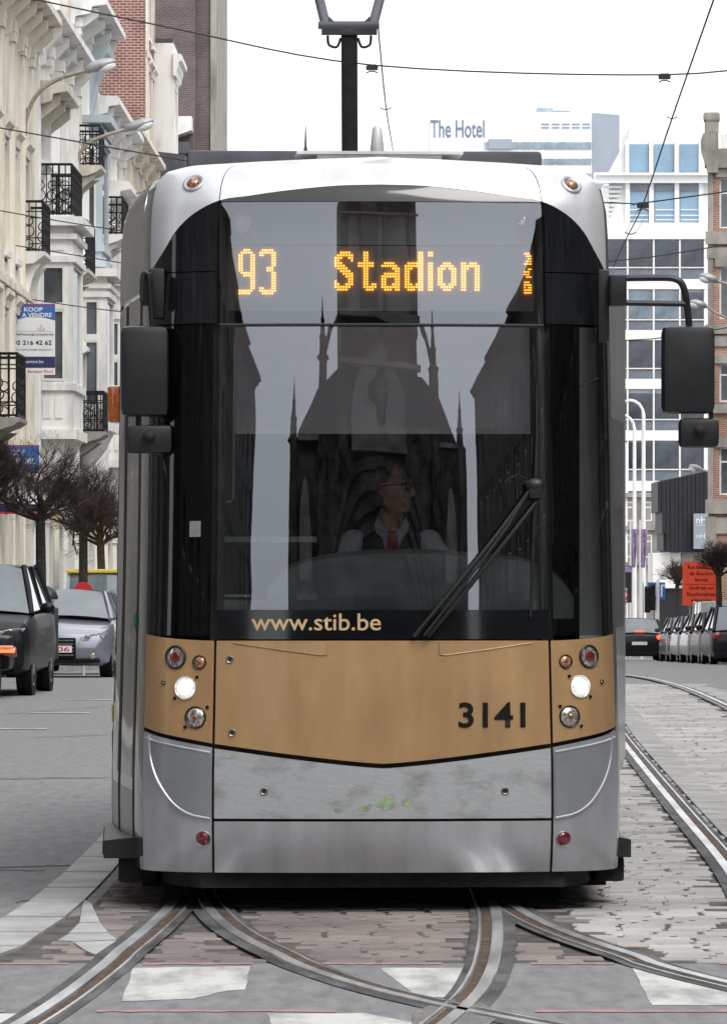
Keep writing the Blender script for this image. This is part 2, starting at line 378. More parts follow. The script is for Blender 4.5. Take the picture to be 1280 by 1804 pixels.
M['hotel_ink'] = pm('hotel_lettering', (.16,.21,.30), .6, 0, .05, 1)
M['charcoal'] = pm('charcoal_cladding', (.010,.011,.015), .6, 0, .2, 2)
M['wire'] = pm('overhead_wire', (.03,.03,.032), .6, .3, .1, 5)
M['white_pole'] = pm('white_pole', (.78,.78,.78), .4, 0, .05, 2)
# ================================================================== ground, tracks, paving
ys = [-400, -100, 0, 10, 18, 25, 35, 50, 70] + list(range(74, 96, 4)) + [110, 140, 180, 240, 320, 450, 650, 900, 1500, 2600]
mb = MB()
for a, b in zip(ys, ys[1:]):
    mb.quad((-900, a, gz(a)), (900, a, gz(a)), (900, b, gz(b)), (-900, b, gz(b)))
tag(mb.build('road', M['asphalt']), kind='structure')

def low(y): return .0085*min(1, max(0, (22.02-y)/.15))      # the rails drop with the crossing surface
def strip(name, path, x0, x1, z, mat, label=None, kind='structure', parent=None):   # ribbon beside a centre line
    P = [Vector((p[0], p[1])) for p in path]; m = MB(); vs = []
    for i, p in enumerate(P):
        d = (P[min(i+1, len(P)-1)] - P[max(i-1, 0)]).normalized(); nrm = Vector((d.y, -d.x))
        for o_ in (x0, x1):
            q = p + nrm*o_; vs.append((q.x, q.y, gz(q.y) + z - (low(q.y) if z > .012 else 0)))
    m.add(vs, [(2*i, 2*i+1, 2*i+3, 2*i+2) for i in range(len(P)-1)])
    o = m.build(name, mat, parent)
    if parent is None: tag(o, label, kind=kind)
    return o

def rp(pts): return [(v.x, v.y) for v in smooth_path([(p[0], p[1], 0) for p in pts], 8)]
main_l = rp([(-1.45, 16.0), (-1.17, 19.1), (-1.02, 21.9), (-.90, 25.2), (-.88, 29), (-1.05, 34), (-1.45, 42)])
main_r = rp([(-.1, 16.0), (.33, 19.4), (.484, 21.3), (.57, 23.6), (.60, 26), (.56, 29), (.38, 34), (-.02, 42)])
br_l = rp([(1.35, 17.2), (.33, 19.6), (-.18, 21.4), (-.55, 23.6), (-.76, 26), (-.84, 28)])
br_r = rp([(3.2, 17.5), (1.9, 19.2), (1.40, 20.7), (1.08, 22.2), (.81, 24.0), (.66, 26), (.58, 28.5)])
far_l = rp([(1.62, 17), (1.80, 24), (1.97, 29.1), (2.12, 36), (2.45, 50.4), (2.85, 66), (3.0, 90), (2.6, 120), (1.6, 160), (0.4, 200)])
far_r = rp([(3.06, 17), (3.24, 24), (3.41, 29.1), (3.56, 36), (3.9, 50.4), (4.35, 66), (4.45, 90), (4.05, 120), (3.05, 160), (1.84, 200)])
ALLR = [main_l, main_r, br_l, br_r, far_l, far_r]
rail_pts = [p for r_ in ALLR for p in r_]
def rail_dist(x, y):
    best = 9.0
    for r_ in ALLR:
        for a, b in zip(r_, r_[1:]):
            if min(a[1], b[1]) - .6 > y or max(a[1], b[1]) + .6 < y: continue
            dx, dy = b[0]-a[0], b[1]-a[1]; L2 = dx*dx+dy*dy
            t = max(0, min(1, ((x-a[0])*dx+(y-a[1])*dy)/L2)) if L2 else 0
            best = min(best, math.hypot(x-a[0]-t*dx, y-a[1]-t*dy))
    return best
INNER = [(19.0, -2.7), (21.6, -1.62), (24, -1.40), (27, -1.34), (31, -1.33), (36, -1.34), (44, -1.48), (56, -1.74), (90, -2.2)]
def inner_x(y): return cat(INNER, y)
# bed under the setts
mb = MB()
for a, b in ((21.93, 30), (30, 50), (50, 70), (70, 90), (90, 150)):
    mb.quad((inner_x(a)-.02, a, gz(a)+.004), (4.75, a, gz(a)+.004), (4.75, b, gz(b)+.004), (inner_x(b)-.02, b, gz(b)+.004))
tag(mb.build('sett_bed', M['sett_bed']), kind='structure')
# setts, laid in rows across the track zone
mbs = {'b': MB(), 'g': MB()}
y = 21.95; row = 0
while y < 78:
    d = .135 if y < 46 else .27
    x = -2.9 + (row % 2) * .12
    if (row % 24) == 23: y += .035                       # wider transverse joint
    while x < 4.7:
        wd = (.215 if y < 46 else .32) * rnd.uniform(.9, 1.1)
        cx, cy = x + wd/2, y + d/2
        if cx > inner_x(cy) + .13 and rail_dist(cx, cy) > .145:
            h = .0115 + rnd.uniform(-.003, .0025); t1, t2 = rnd.uniform(-.002, .002), rnd.uniform(-.002, .002)
            g = .010; z = gz(cy)
            k = 'b' if cx < .95 + .02*(cy-22) and cy < 40 else 'g'
            a0, a1, b0, b1 = x+g, x+wd-g, y+g, y+d-g
            e = .008
            mbs[k].add([(a0,b0,z+.002),(a1,b0,z+.002),(a1,b1,z+.002),(a0,b1,z+.002),
                        (a0+e,b0+e,z+h+t1),(a1-e,b0+e,z+h+t2),(a1-e,b1-e,z+h-t1),(a0+e,b1-e,z+h-t2)],
                       [(4,5,6,7),(0,1,5,4),(1,2,6,5),(2,3,7,6),(3,0,4,7)])
        x += wd
    y += d; row += 1
tag(mbs['b'].build('sett_paving', M['sett_brown']), 'brown sett paving between the tram rails', kind='stuff')
tag(mbs['g'].build('sett_paving', M['sett_grey']), 'pale grey sett paving right of the tram', kind='stuff')
# crossing in front of the tram
CR0, CR1 = 19.45, 21.9
mb = MB(); mb.quad((-4.5, 17.0, .006), (5, 17.0, .006), (5, CR1, .006), (-4.5, CR1, .006))
crossing = tag(mb.build('pedestrian_crossing', M['crossing']), kind='structure')
def pinkline(Y, spans, nm):
    for (a, b) in spans:
        m = MB(); n = 14; vs = []
        for i in range(n+1):
            xx = a+(b-a)*i/n; vs += [(xx, Y-.05+rnd.uniform(-.025, .025), .0088), (xx, Y+.05+rnd.uniform(-.02, .02), .0088)]
        m.add(vs, [(2*i, 2*i+2, 2*i+3, 2*i+1) for i in range(n)])
        m.build('painted_line', M['pink'], crossing)
pinkline(21.86, [(-3.2, -1.2), (-.9, -.45), (-.2, .32), (.68, 1.02), (1.45, 3)], 0)
pinkline(19.5, [(-3, -1.3), (-.97, -.1), (.62, 3)], 1)
def paint(pxs):
    mb = MB(); P = [gpt(*p) for p in pxs]
    out = []
    for (a, b) in zip(P, P[1:]+P[:1]):
        for k in range(6):
            t = k/6; out.append((a[0]+(b[0]-a[0])*t+rnd.uniform(-.004, .004), a[1]+(b[1]-a[1])*t+rnd.uniform(-.012, .012), .0078))
    mb.poly(out); mb.build('crossing_stripe', M['white_paint'], crossing)
paint([(235, 1709), (440, 1706), (432, 1747), (395, 1750), (340, 1764), (215, 1768)])
paint([(668, 1709), (818, 1709), (800, 1762), (735, 1760)])
paint([(1113, 1709), (1260, 1728), (1420, 1762), (1420, 1775), (1148, 1775)])
paint([(-60, 1790), (40, 1790), (30, 1812), (-60, 1812)])
paint([(470, 1790), (640, 1789), (760, 1812), (480, 1812)])
# concrete bands and grooved rails
NB = [0]
def rail(path, label, flip=1, band=(-.10, .10), bandmat='asphalt_dark'):
    NB[0] += 1; strip('rail_bed', path, band[0], band[1], .0172+.0005*NB[0], M[bandmat])
    r_ = thing('tram_rail', label, 'rail', (0, 0, 0), 0, 'grooved tram rails')
    def bar(name, a, b, z, mat):
        P = [Vector(p) for p in path]; m = MB(); vs = []
        for i, p in enumerate(P):
            d = (P[min(i+1, len(P)-1)] - P[max(i-1, 0)]).normalized(); nrm = Vector((d.y, -d.x))
            for o_, zz in ((a, .016), (a+.004, z), (b-.004, z), (b, .016)):
                q = p + nrm*o_*flip; vs.append((q.x, q.y, gz(q.y)+zz-low(q.y)))
        m.add(vs, [(4*i+k, 4*i+k+1, 4*i+k+5, 4*i+k+4) for i in range(len(P)-1) for k in range(3)])
        m.build(name, mat, r_)
    bar('rail_head', -.048, .008, .0285, M['rail']); bar('rail_groove', .010, .048, .0225, M['groove']); bar('guard_lip', .050, .070, .0278, M['rail'])
rail(main_l, 'curved rail running out from under the tram to the lower left')
rail(main_r, 'rail in the middle foreground bending down to the crossing point', -1)
rail(br_l, 'rusty rail sweeping from under the tram across to the crossing point')
rail(br_r, 'shiny rail swinging from under the tram to the right edge', -1)
rail(far_l, 'long rail of the other track running past the tram on the right')
rail(far_r, 'distant rail of the other track seen near the parked cars', -1)
trackslabs = tag(bpy.data.objects.new('track_slabs', None), kind='structure'); col.objects.link(trackslabs)
for i in range(0, len(far_l)-1):                    # precast slabs along the far rail
    for (u, v_) in ((.13, .36),):
        a, b = Vector(far_l[i]), Vector(far_l[i+1]); L_ = (b-a).length; d = (b-a)/L_; nn = Vector((d.y, -d.x)); k_ = max(1, int(L_/1.1))
        if a.y > 95: continue
        for j in range(k_):
            p, q = a+d*(L_*j/k_+.015), a+d*(L_*(j+1)/k_-.015); zz = .0215+rnd.uniform(-.001, .001)
            Q = [p+nn*u, p+nn*v_, q+nn*v_, q+nn*u]; MB().add([(w_.x, w_.y, gz(w_.y)+.01) for w_ in Q]+[(w_.x, w_.y, gz(w_.y)+zz) for w_ in Q], [(4,5,6,7),(0,1,5,4),(1,2,6,5),(2,3,7,6),(3,0,4,7)]).build('slab', M['track_slab'], trackslabs)
# frog where two rails cross
fx, fy = gpt(800, 1786)
mb = MB(); mb.prism([(fx-.16, fy-.75), (fx+.10, fy-.7), (fx+.17, fy-.2), (fx+.10, fy+.35), (fx+.02, fy+.5), (fx-.06, fy+.3), (fx-.15, fy-.1)],
                    lambda a, b: (a, b, .004), lambda a, b: (a, b, .0136))
tag(mb.build('rail_crossing_plate', M['steel']), 'steel crossing plate where the two rails meet in the foreground', 'crossing plate')
# pale concrete slabs beside the left rail, one by one
apron = thing('slab_apron', 'curved band of pale concrete slabs between road and tram track', 'paving', (0, 0, 0)); apron['kind'] = 'structure'
del apron['category']
outer = rp([(-3.6, 19.2), (-2.3, 21.6), (-1.72, 24), (-1.60, 27), (-1.58, 31), (-1.60, 36), (-1.75, 44), (-2.0, 56)])
inner = rp([(-2.7, 19.0), (-1.62, 21.6), (-1.40, 24), (-1.34, 27), (-1.33, 31), (-1.34, 36), (-1.48, 44), (-1.74, 56)])
step = 3
for i in range(0, len(outer)-step, step):
    a, b, c, d = outer[i], outer[i+step], inner[i+step], inner[i]
    cx = sum(p[0] for p in (a, b, c, d))/4; cy = sum(p[1] for p in (a, b, c, d))/4
    q = [((p[0]-cx)*.975+cx, (p[1]-cy)*.955+cy) for p in (a, b, c, d)]
    h = .018+rnd.uniform(-.002, .002)
    MB().prism(q, lambda u, v: (u, v, .002), lambda u, v, h=h: (u, v, h)).build('slab', M['slab'], apron)
for quad in ([(148, 1592), (160, 1598), (176, 1632), (140, 1632)], [(139, 1634), (177, 1634), (190, 1650), (122, 1651)],
             [(121, 1653), (191, 1652), (206, 1663), (128, 1666), (102, 1664)], [(130, 1668), (205, 1665), (168, 1690), (150, 1682)]):
    P = [gpt(*p) for p in quad]
    MB().prism(P, lambda u, v: (u, v, .004), lambda u, v: (u, v, .0185)).build('slab', M['slab'], apron)
# lane dashes and road patches on the left carriageway
for (a, b, py, hh) in ((-10, 80, 1285, .1), (48, 156, 1257, .1), (120, 215, 1233.5, .1)):
    X0, Y0 = gpt(a, py); X1, Y1 = gpt(b, py)
    m = MB(); m.quad((X0, Y0-.12, .006), (X1, Y0-.12, .006), (X1+.03, Y0+.12, .006), (X0-.03, Y0+.12, .006))
    tag(m.build('lane_marking', M['white_paint']), kind='structure')
m = MB(); X0, Y0 = gpt(-40, 1385); X1, Y1 = gpt(190, 1370)
m.poly([(-3.2, 40.3, .005), (-1.2, 40.8, .005), (-1.3, 25, .005), (-3.6, 20, .005), (-6, 20, .005), (-6, 40, .005)])
tag(m.build('road_patch', M['crossing']), kind='structure')
# pavements with kerbs, left and right of the street
def lat(Y, l): return .00868*Y + l          # metres right of the street's own centre line
for (l0, l1, nm) in ((-8.6, -6.75, 0), (10.1, 13.5, 1)):
    m = MB(); yy = [-60, 0, 40, 70, 80, 90, 130, 190, 260, 400]
    for a, b in zip(yy, yy[1:]):
        P = [(lat(a, l0), a, gz(a)), (lat(a, l1), a, gz(a)), (lat(b, l1), b, gz(b)), (lat(b, l0), b, gz(b))]
        m.add([(p[0], p[1], p[2]-.02) for p in P] + [(p[0], p[1], p[2]+.12) for p in P], [(4,5,6,7),(0,1,5,4),(1,2,6,5),(2,3,7,6),(3,0,4,7)])
    tag(m.build('pavement', M['kerb']), kind='structure')
# seams and cracks across the left carriageway
for (pa, pb, wd) in (((-30, 1374), (190, 1371), .05), ((-30, 1530), (150, 1527), .06), ((-30, 1534), (80, 1537), .04), ((60, 1300), (190, 1296), .04), ((100, 1580), (30, 1592), .05), ((-30, 1262), (190, 1245), .05)):
    a, b = gpt(*pa), gpt(*pb); n = 16; vs = []
    for i in range(n+1):
        t_ = i/n; j = rnd.uniform(-.06, .06); vs += [(a[0]+(b[0]-a[0])*t_, a[1]+(b[1]-a[1])*t_+j-wd, .0075), (a[0]+(b[0]-a[0])*t_, a[1]+(b[1]-a[1])*t_+j+wd*rnd.uniform(.4, 1), .0075)]
    tag(MB().add(vs, [(2*i, 2*i+2, 2*i+3, 2*i+1) for i in range(n)]).build('road_seam', M['asphalt_dark']), kind='structure')
# ================================================================== houses
def Xf(Y): return lat(Y, -8.5)
def win_data(w_, h, key, style='sash'):
    fr = MB(); t = .07
    fr.box(-.06, 0, -w_/2, -w_/2+t, 0, h); fr.box(-.06, 0, w_/2-t, w_/2, 0, h)
    fr.box(-.06, 0, -w_/2+t, w_/2-t, 0, t); fr.box(-.06, 0, -w_/2+t, w_/2-t, h-t, h)
    fr.box(-.05, -.005, -w_/2+t, w_/2-t, h*.68, h*.68+.07)
    if w_ > .8: fr.box(-.05, -.006, -.03, .03, t, h*.68)
    pa = MB(); pa.box(-.045, -.03, -w_/2+t, w_/2-t, t, h-t)
    si = MB(); si.box(-.05, .28, -w_/2-.12, w_/2+.12, -.12, -.005); si.box(-.05, .18, -w_/2-.05, w_/2+.05, -.2, -.122)
    return (fr.data('window', M['frame']), pa.data('pane', M['pane']), si.data('sill', M['white']))
WD = {}
def window(parent, w_, h, loc, rz=0.0, sill=True, trim=None):
    k = (round(w_, 2), round(h, 2))
    if k not in WD: WD[k] = win_data(w_, h, k)
    a, b, c = WD[k]
    o = link('window', a, parent, loc, (0, 0, rz)); link('pane', b, o)
    if sill: link('sill', c, o)
    return o
def wall_openings(m, L, H, openings, th=.35, z0=0.0):
    """slab x in [-th,0], y in [0,L] with rectangular openings (y0,y1,za,zb), cut into butting boxes"""
    cols = sorted({0.0, L} | {o[0] for o in openings} | {o[1] for o in openings})
    for a, b in zip(cols, cols[1:]):
        if b-a < 1e-4: continue
        zs = sorted([(o[2], o[3]) for o in openings if o[0] <= a+1e-5 and o[1] >= b-1e-5])
        z = z0
        for (za, zb) in zs:
            if za > z: m.box(-th, 0, a, b, z, za)
            z = zb
        if z < H: m.box(-th, 0, a, b, z, H)
def cornice(parent, L, z, p, mat, brackets=0, y0=0.0, name='cornice'):
    m = MB()
    m.prism([(0, -.5), (.10, -.5), (.12, -.3), (p*.55, -.22), (p*.6, -.05), (p, 0), (p, .16), (p*.9, .22), (0, .26)],
            lambda a, b: (a, y0-.15, z+b), lambda a, b: (a, y0+L+.02, z+b))
    o = m.build(name, mat, parent)
    if brackets:
        mm = MB()
        mm.prism([(0, -.95), (.12, -.9), (.16, -.6), (p*.5, -.42), (p*.75, -.25), (p*.75, -.04), (0, -.04)],
                 lambda a, b: (a, -.11, b), lambda a, b: (a, .11, b))
        d = mm.data('bracket', mat)
        for k in range(brackets): link('bracket', d, o, (0, y0+.25+(L-.5)*k/(max(1, brackets-1)), z-.02))
    return o
def balcony(parent, y0, y1, z, p, mat, h=1.05, solid=False):
    m = MB(); m.prism([(0, -.28), (p*.5, -.26), (p-.12, -.16), (p-.04, -.1), (p, -.08), (p, 0), (0, 0)], lambda a, b: (a, y0, z+b), lambda a, b: (a, y1, z+b))
    o = m.build('balcony', mat, parent)
    for yb in (y0+.2, y1-.45):
        MB().prism([(0, -1.0), (.12, -.95), (.2, -.6), (p*.55, -.42), (p*.8, -.27), (0, -.27)], lambda a, b: (a, yb, z+b), lambda a, b: (a, yb+.24, z+b)).build('bracket', mat, o)
    r_ = MB()
    def side(A, B):
        A, B = Vector(A), Vector(B); L = (B-A).length; n = max(2, int(L/.14))
        for zz, rr in ((.04, .022), (.30, .014), (h-.22, .014), (h, .03)): r_.cyl(A+Vector((0, 0, zz)), B+Vector((0, 0, zz)), rr, n=6)
        for k in range(n+1):
            q = A+(B-A)*k/n; r_.cyl(q, q+Vector((0, 0, h)), .014 if k % 4 else .026, n=5)
        dirv = (B-A).normalized(); step_ = .28; kk = int(L/step_)
        for k in range(kk):                       # scroll work
            c = A+dirv*(step_*(k+.5))
            for zc, rad in ((.17, .10), (.45, .12), (.68, .10)):
                r_.tube([c+dirv*math.cos(t*.5236)*rad+Vector((0, 0, zc+math.sin(t*.5236)*rad)) for t in range(0, 13)], .015, 4, False)
    e = .05
    side((0, y0+e, z), (p-e, y0+e, z)); side((p-e, y0+e, z), (p-e, y1-e, z)); side((p-e, y1-e, z), (0, y1-e, z))
    r_.build('railing', M['iron'], o)
    return o
def oriel(parent, y0, y1, z0, z1, p, mat, wz0, wz1, sw=None, panels=True, cap=.25):
    """box bay standing out of the facade, with a glazed near side, far side and front"""
    m = MB(); sw = sw or p-.42
    sx0, sx1 = (p-sw)/2, (p+sw)/2
    # near side (faces -y) with an opening
    for yy, t in ((y0, .12), (y1-.12, .12)):
        m.box(0, sx0, yy, yy+t, z0, z1); m.box(sx1, p, yy, yy+t, z0, z1)
        m.box(sx0, sx1, yy, yy+t, z0, wz0); m.box(sx0, sx1, yy, yy+t, wz1, z1)
    L = y1-y0-.24; fy = y0+.12
    m.box(p-.12, p, fy, fy+.35, z0, z1); m.box(p-.12, p, fy+L-.35, fy+L, z0, z1)
    m.box(p-.12, p, fy+.35, fy+L-.35, z0, wz0); m.box(p-.12, p, fy+.35, fy+L-.35, wz1, z1)
    o = m.build('bay_window', mat, parent)
    for zz, q, hh in ((z0-.02, .10, .22), (wz0-.22, .07, .16), (wz1+.08, .07, .14), (z1-.3, .10, .12), (z1, cap, .2)):
        MB().box(-.0, p+q, y0-q, y1+q, zz, zz+hh).build('moulding', mat, o)
    MB().prism([(0, -1.0), (p*.3, -.9), (p*.75, -.45), (p, -.025), (0, -.025)], lambda a, b: (a, y0+.2, z0+b), lambda a, b: (a, y1-.2, z0+b)).build('corbel', mat, o)
    if panels:
        for xx in (sx0+.02, (sx0+sx1)/2+.04):
            MB().box(xx, xx+sw/2-.08, y0-.025, y0+.01, z0+.45, wz0-.4).build('panel', mat, o)
        MB().box(sx0, sx1, y0-.025, y0+.01, wz1+.35, z1-.45).build('panel', mat, o)
    hgt = wz1-wz0
    for k_, (za, zb) in enumerate(((wz0, wz0+hgt*.62), (wz0+hgt*.66, wz1))):
        f = MB(); t = .05
        f.box(sx0, sx0+t, y0-.02, y0+.08, za, zb); f.box(sx1-t, sx1, y0-.02, y0+.08, za, zb)
        f.box(sx0+t, sx1-t, y0-.02, y0+.08, za, za+t); f.box(sx0+t, sx1-t, y0-.02, y0+.08, zb-t, zb)
        fo = f.build('window', M['frame'], o)
        MB().box(sx0+t, sx1-t, y0+.05, y0+.06, za+t, zb-t).build('pane', M['pane'], fo)
    MB().box(sx0, sx1, y0-.03, y0+.1, wz0+hgt*.62, wz0+hgt*.66).build('transom', M['frame'], o)
    f = MB().box(p-.07, p-.05, fy+.35, fy+L-.35, wz0, wz1); f.build('pane', M['pane'], o)
    return o
def house(label, Y0, Y1, H, mat, trim, ncol=3, floors=((.6, 3.2), (4.6, 7.4), (8.7, 11.0)), ww=1.15, cz=None, cp=.7, nb=4, dep=11, pil=True, rel=1.0, shift=0.0, group='houses along the left side of the street', corn=True, roofmat='slate'):
    L = (Y1-Y0)-.02
    r_ = thing('row_house', label, 'house', (Xf(Y0)+shift, Y0, gz(Y0)), -.00868, group)
    ops = []
    for (za, zb) in floors:
        for c in range(ncol):
            yc = L*(c+.5)/ncol; ops.append((yc-ww/2, yc+ww/2, za, zb))
    m = MB(); wall_openings(m, L, H, ops, z0=-2.5)
    m.box(-dep, -.352, 0, .3, -2.5, H); m.box(-dep, -.352, L-.3, L, -2.5, H); m.box(-dep, -dep+.3, .302, L-.302, -2.5, H)
    m.build('wall', mat, r_)
    MB().box(-dep, -.01, .0, L, H+.002, H+.15).build('roof', M[roofmat], r_)
    for (a, b, za, zb) in ops:
        wd = window(r_, ww, zb-za, (-.18, (a+b)/2, za))
        hd = MB(); q = (a+b)/2
        hd.box(.001, .10*rel, a-.16, a-.01, za, zb+.1); hd.box(.001, .10*rel, b+.01, b+.16, za, zb+.1)
        hd.prism([(.001, 0), (.12*rel, 0), (.16*rel, .16), (.34*rel, .26), (.34*rel, .36), (.001, .44)], lambda x_, z_: (x_, a-.22, zb+.12+z_), lambda x_, z_: (x_, b+.22, zb+.12+z_))
        hd.build('window_surround', trim, r_)
    for (za, zb) in floors[1:]:
        b_ = MB(); b_.box(.0015, .14, 0, L, za-.75, za-.6); b_.box(.0015, .08, 0, L, za-.6+.002, za-.5); b_.build('string_course', trim, r_)
    if pil:
        for k in range(ncol+1):
            yc = min(max(L*k/ncol, .3), L-.3)
            p_ = MB(); p_.box(.002, .16*rel, yc-.22, yc+.22, 4.0, H-.9); p_.box(.002, .22*rel, yc-.28, yc+.28, 3.86, 3.998)
            for f_ in (-.12, 0, .12): p_.box(.161*rel, .185*rel+.01, yc+f_-.03, yc+f_+.03, 4.4, H-1.6)
            p_.box(.002, .26*rel, yc-.3, yc+.3, H-1.35, H-1.15); p_.box(.002, .3*rel, yc-.33, yc+.33, H-1.148, H-.9)
            p_.build('pilaster', trim, r_)
    if corn: cornice(r_, L, cz or H-.2, cp, trim, nb)
    return r_
C, Wt, Bg, BG = M['cream'], M['white'], M['beige'], M['bluegrey']
h1 = house('cream house nearest on the left with an iron balcony and fluted pilasters', 105.0, 120.3, 14.6, C, C, 5, cz=14.2, nb=9, rel=.45)
balcony(h1, .1, 2.3, 5.0, .85, M['stone'], 1.25)
h2 = house('white house with a tall bay window behind the upper sale board', 120.4, 134.4, 15.2, Wt, Wt, 4, cz=14.8, cp=.65, nb=6)
oriel(h2, .8, 4.6, 5.2, 10.0, .88, Wt, 6.5, 9.1, .52)
balcony(h2, .85, 4.5, 10.25, .9, Wt, 1.15)
balcony(h2, 7.2, 10.6, 9.4, .85, Bg, 1.15)
cornice(h2, 4.2, 13.0, .8, Bg, 3, .4, 'attic_cornice')
h3 = house('house with a blue-grey upper bay over a white lower bay', 134.5, 143.4, 17.2, C, Wt, 2, floors=((.6, 3.2), (4.8, 7.6), (9.4, 12.0), (13.2, 15.2)), cz=16.6, cp=.9, nb=4)
oriel(h3, 2.2, 5.6, 6.0, 9.9, .78, Wt, 6.6, 9.3, .36)
oriel(h3, 4.4, 7.6, 10.3, 14.0, .52, BG, 10.9, 13.4, .22, False)
MB().prism([(0, 0), (.12, .1), (.2, .5), (.28, .9), (.42, 1.25), (.66, 1.55), (.70, 1.75), (0, 1.75)], lambda a, b: (a, 4.6, 14.3+b), lambda a, b: (a, 7.4, 14.3+b)).build('curved_bracket', BG, h3)
balcony(h3, .2, 2.0, 5.9, .85, M['stone'], 1.0)
h4 = house('cream house with a deep white cornice beyond the blue-grey bay', 143.5, 156.4, 15.6, C, Wt, 3, floors=((.6, 3.2), (4.8, 7.6), (9.2, 11.8), (13.0, 14.4)), cz=15.0, cp=.75, nb=5)
balcony(h4, 1.0, 4.0, 11.6, .8, Wt, 1.0)
oriel(h4, 4.6, 7.6, 5.4, 10.4, .62, Wt, 6.6, 9.4, .34)
balcony(h3, .3, 2.2, 12.6, .75, Bg, 1.0)
balcony(h1, 12.6, 14.8, 9.0, .5, Wt, 1.1)
cornice(h4, 6, 13.2, .7, Wt, 0, 6.5, 'attic_cornice')
h5 = house('beige house with plain front just before the red brick gable', 156.5, 172.4, 16.4, Bg, C, 4, floors=((.6, 3.2), (4.8, 7.6), (9.2, 11.8), (13.0, 15.0)), cz=15.6, cp=.65, nb=5)
balcony(h5, 3.0, 7.0, 12.4, .95, Wt, .9)
h6 = house('tall red brick gabled house with a cream street front', 172.5, 178.4, 25.0, M['redbrick'], C, 2, pil=False, rel=.5, floors=((.6, 3.2), (4.8, 7.6), (9.2, 11.8), (13.0, 15.4), (16.8, 19), (20.2, 22.4)), cz=24.6, cp=.5, nb=0)
MB().box(.003, .06, .0, 1.0, -2.4, 24.0).build('cream_front', C, h6)
MB().prism([(0, 0), (.5, .2), (.9, .3), (.9, .8), (0, .9)], lambda a, b: (a+.33, 1, 15.6+b), lambda a, b: (a+.33, 6, 15.6+b)).build('balcony', M['slate'], h6)
h7 = house('bright white block standing forward next to the dark brick tower', 178.6, 182.4, 20.6, Wt, Wt, 1, rel=.25, floors=((.6, 3.2), (4.8, 7.6), (9.2, 11.8), (13.0, 15.4), (16.8, 19)), cz=20.0, cp=.3, nb=0, shift=.62, pil=False)
# tall dark brick tower block with buttress strips
Yt = 235.0
h8 = thing('brick_tower', 'tall dark brick building rising out of the top of the picture', 'building', (Xf(Yt), Yt, gz(Yt)), -.00868)
m = MB(); m.box(-3.3, -.9, 0, 14, -3, 44); m.box(-.898, -.25, .35, 14, -3, 44); m.box(-16, -3.302, .5, 14, -3, 44); m.build('wall', M['darkbrick'], h8)
MB().box(-.248, .02, .2, 14, -3, 44).build('corner_pier', M['stone'], h8)
m = MB(); m.prism([(-2.9, 22.3), (-1.0, 23.0), (-1.0, 23.6), (-2.9, 23.6)], lambda a, b: (a, -1.6, b), lambda a, b: (a, -.01, b)); m.build('canopy', M['frame'], h8)
MB().box(-2.9, -1.05, -1.5, -.02, 22.0, 22.5).build('canopy_soffit', M['slate'], h8)
MB().box(-2.2, -1.9, -.4, -.02, -2, 20.5).build('downpipe', C, h8)
MB().prism([(-2.6, 18), (-1.9, 18), (-1.9, 20.3), (-2.25, 20.9), (-2.6, 20.3)], lambda a, b: (a, -.3, b), lambda a, b: (a, -.01, b)).build('wall_pier', C, h8)

# ---- right: brick corner house
Yr = 217.0; s_ = S(Yr)
hr = thing('corner_house', 'brown stone and brick corner house at the right edge', 'house', (wx(1247, Yr), Yr, gz(Yr)), R(-4.2))
def rz_(py): return wz(py, Yr) - gz(Yr)
fl = [(rz_(402), rz_(312)), (rz_(562), rz_(470)), (rz_(708), rz_(640)), (rz_(872), rz_(788))]
m = MB(); L = 9.0
ops = [(.45+c*1.7, 1.45+c*1.7, a, b) for (a, b) in fl for c in range(4)]
mm = MB(); wall_openings(mm, L, rz_(262), ops, .35, -2)
# turn the slab so that it faces the camera: (x,y,z)->(y,-x,z)
m.add([(v[1], -v[0], v[2]) for v in mm.v], mm.f); m.box(0, .35, .352, 12, -2, rz_(262)); m.box(.352, L, 11.6, 12, -2, rz_(262))
m.build('wall', M['orangebrick'], hr)
for (a, b, za, zb) in ops:
    window(hr, 1.0, zb-za, ((a+b)/2, .16, za), -math.pi/2, sill=False)
    MB().box(a-.18, b+.18, -.10, -.002, zb+.0, zb+.35).build('lintel', M['stone'], hr)
for (pa, pb, q) in ((296, 262, .25), (430, 408, .18), (455, 436, .10), (588, 572, .18), (610, 592, .10), (728, 712, .15), (905, 880, .2), (940, 912, .1)):
    MB().box(-q*.6, L, -q, -.003, rz_(pa), rz_(pb)).build('stone_band', M['stone'], hr)
m = MB(); m.box(-.12, .32, -.12, -.004, -2, rz_(910)); m.box(-.02, .2, -.06, -.004, rz_(880), rz_(297)); m.build('quoin', M['stone'], hr)
m = MB(); m.prism([(-.30, 0), (0, -1.0), (.4, -1.0), (.4, .6), (-.2, .6), (-.3, .3)], lambda a, b: (a, -.5, rz_(262)+b+.01), lambda a, b: (a, 2, rz_(262)+b+.01))
m.build('cornice', M['stone'], hr)
m = MB(); m.bbox(-.15, .42, -.3, .5, rz_(262)+.6, rz_(205), .08); m.bbox(-.2, .47, -.36, .56, rz_(214), rz_(198), .1); m.build('chimney', M['stone'], hr)
MB().box(.5, 9, .1, 6, rz_(262)+.02, rz_(236)).build('attic', M['white'], hr)
MB().box(.75, 9, .05, 6, rz_(235), rz_(222)).build('roof', M['slate'], hr)
MB().box(.85, 1.4, .6, 1.4, rz_(221), rz_(178)).build('chimney', M['slate'], hr)

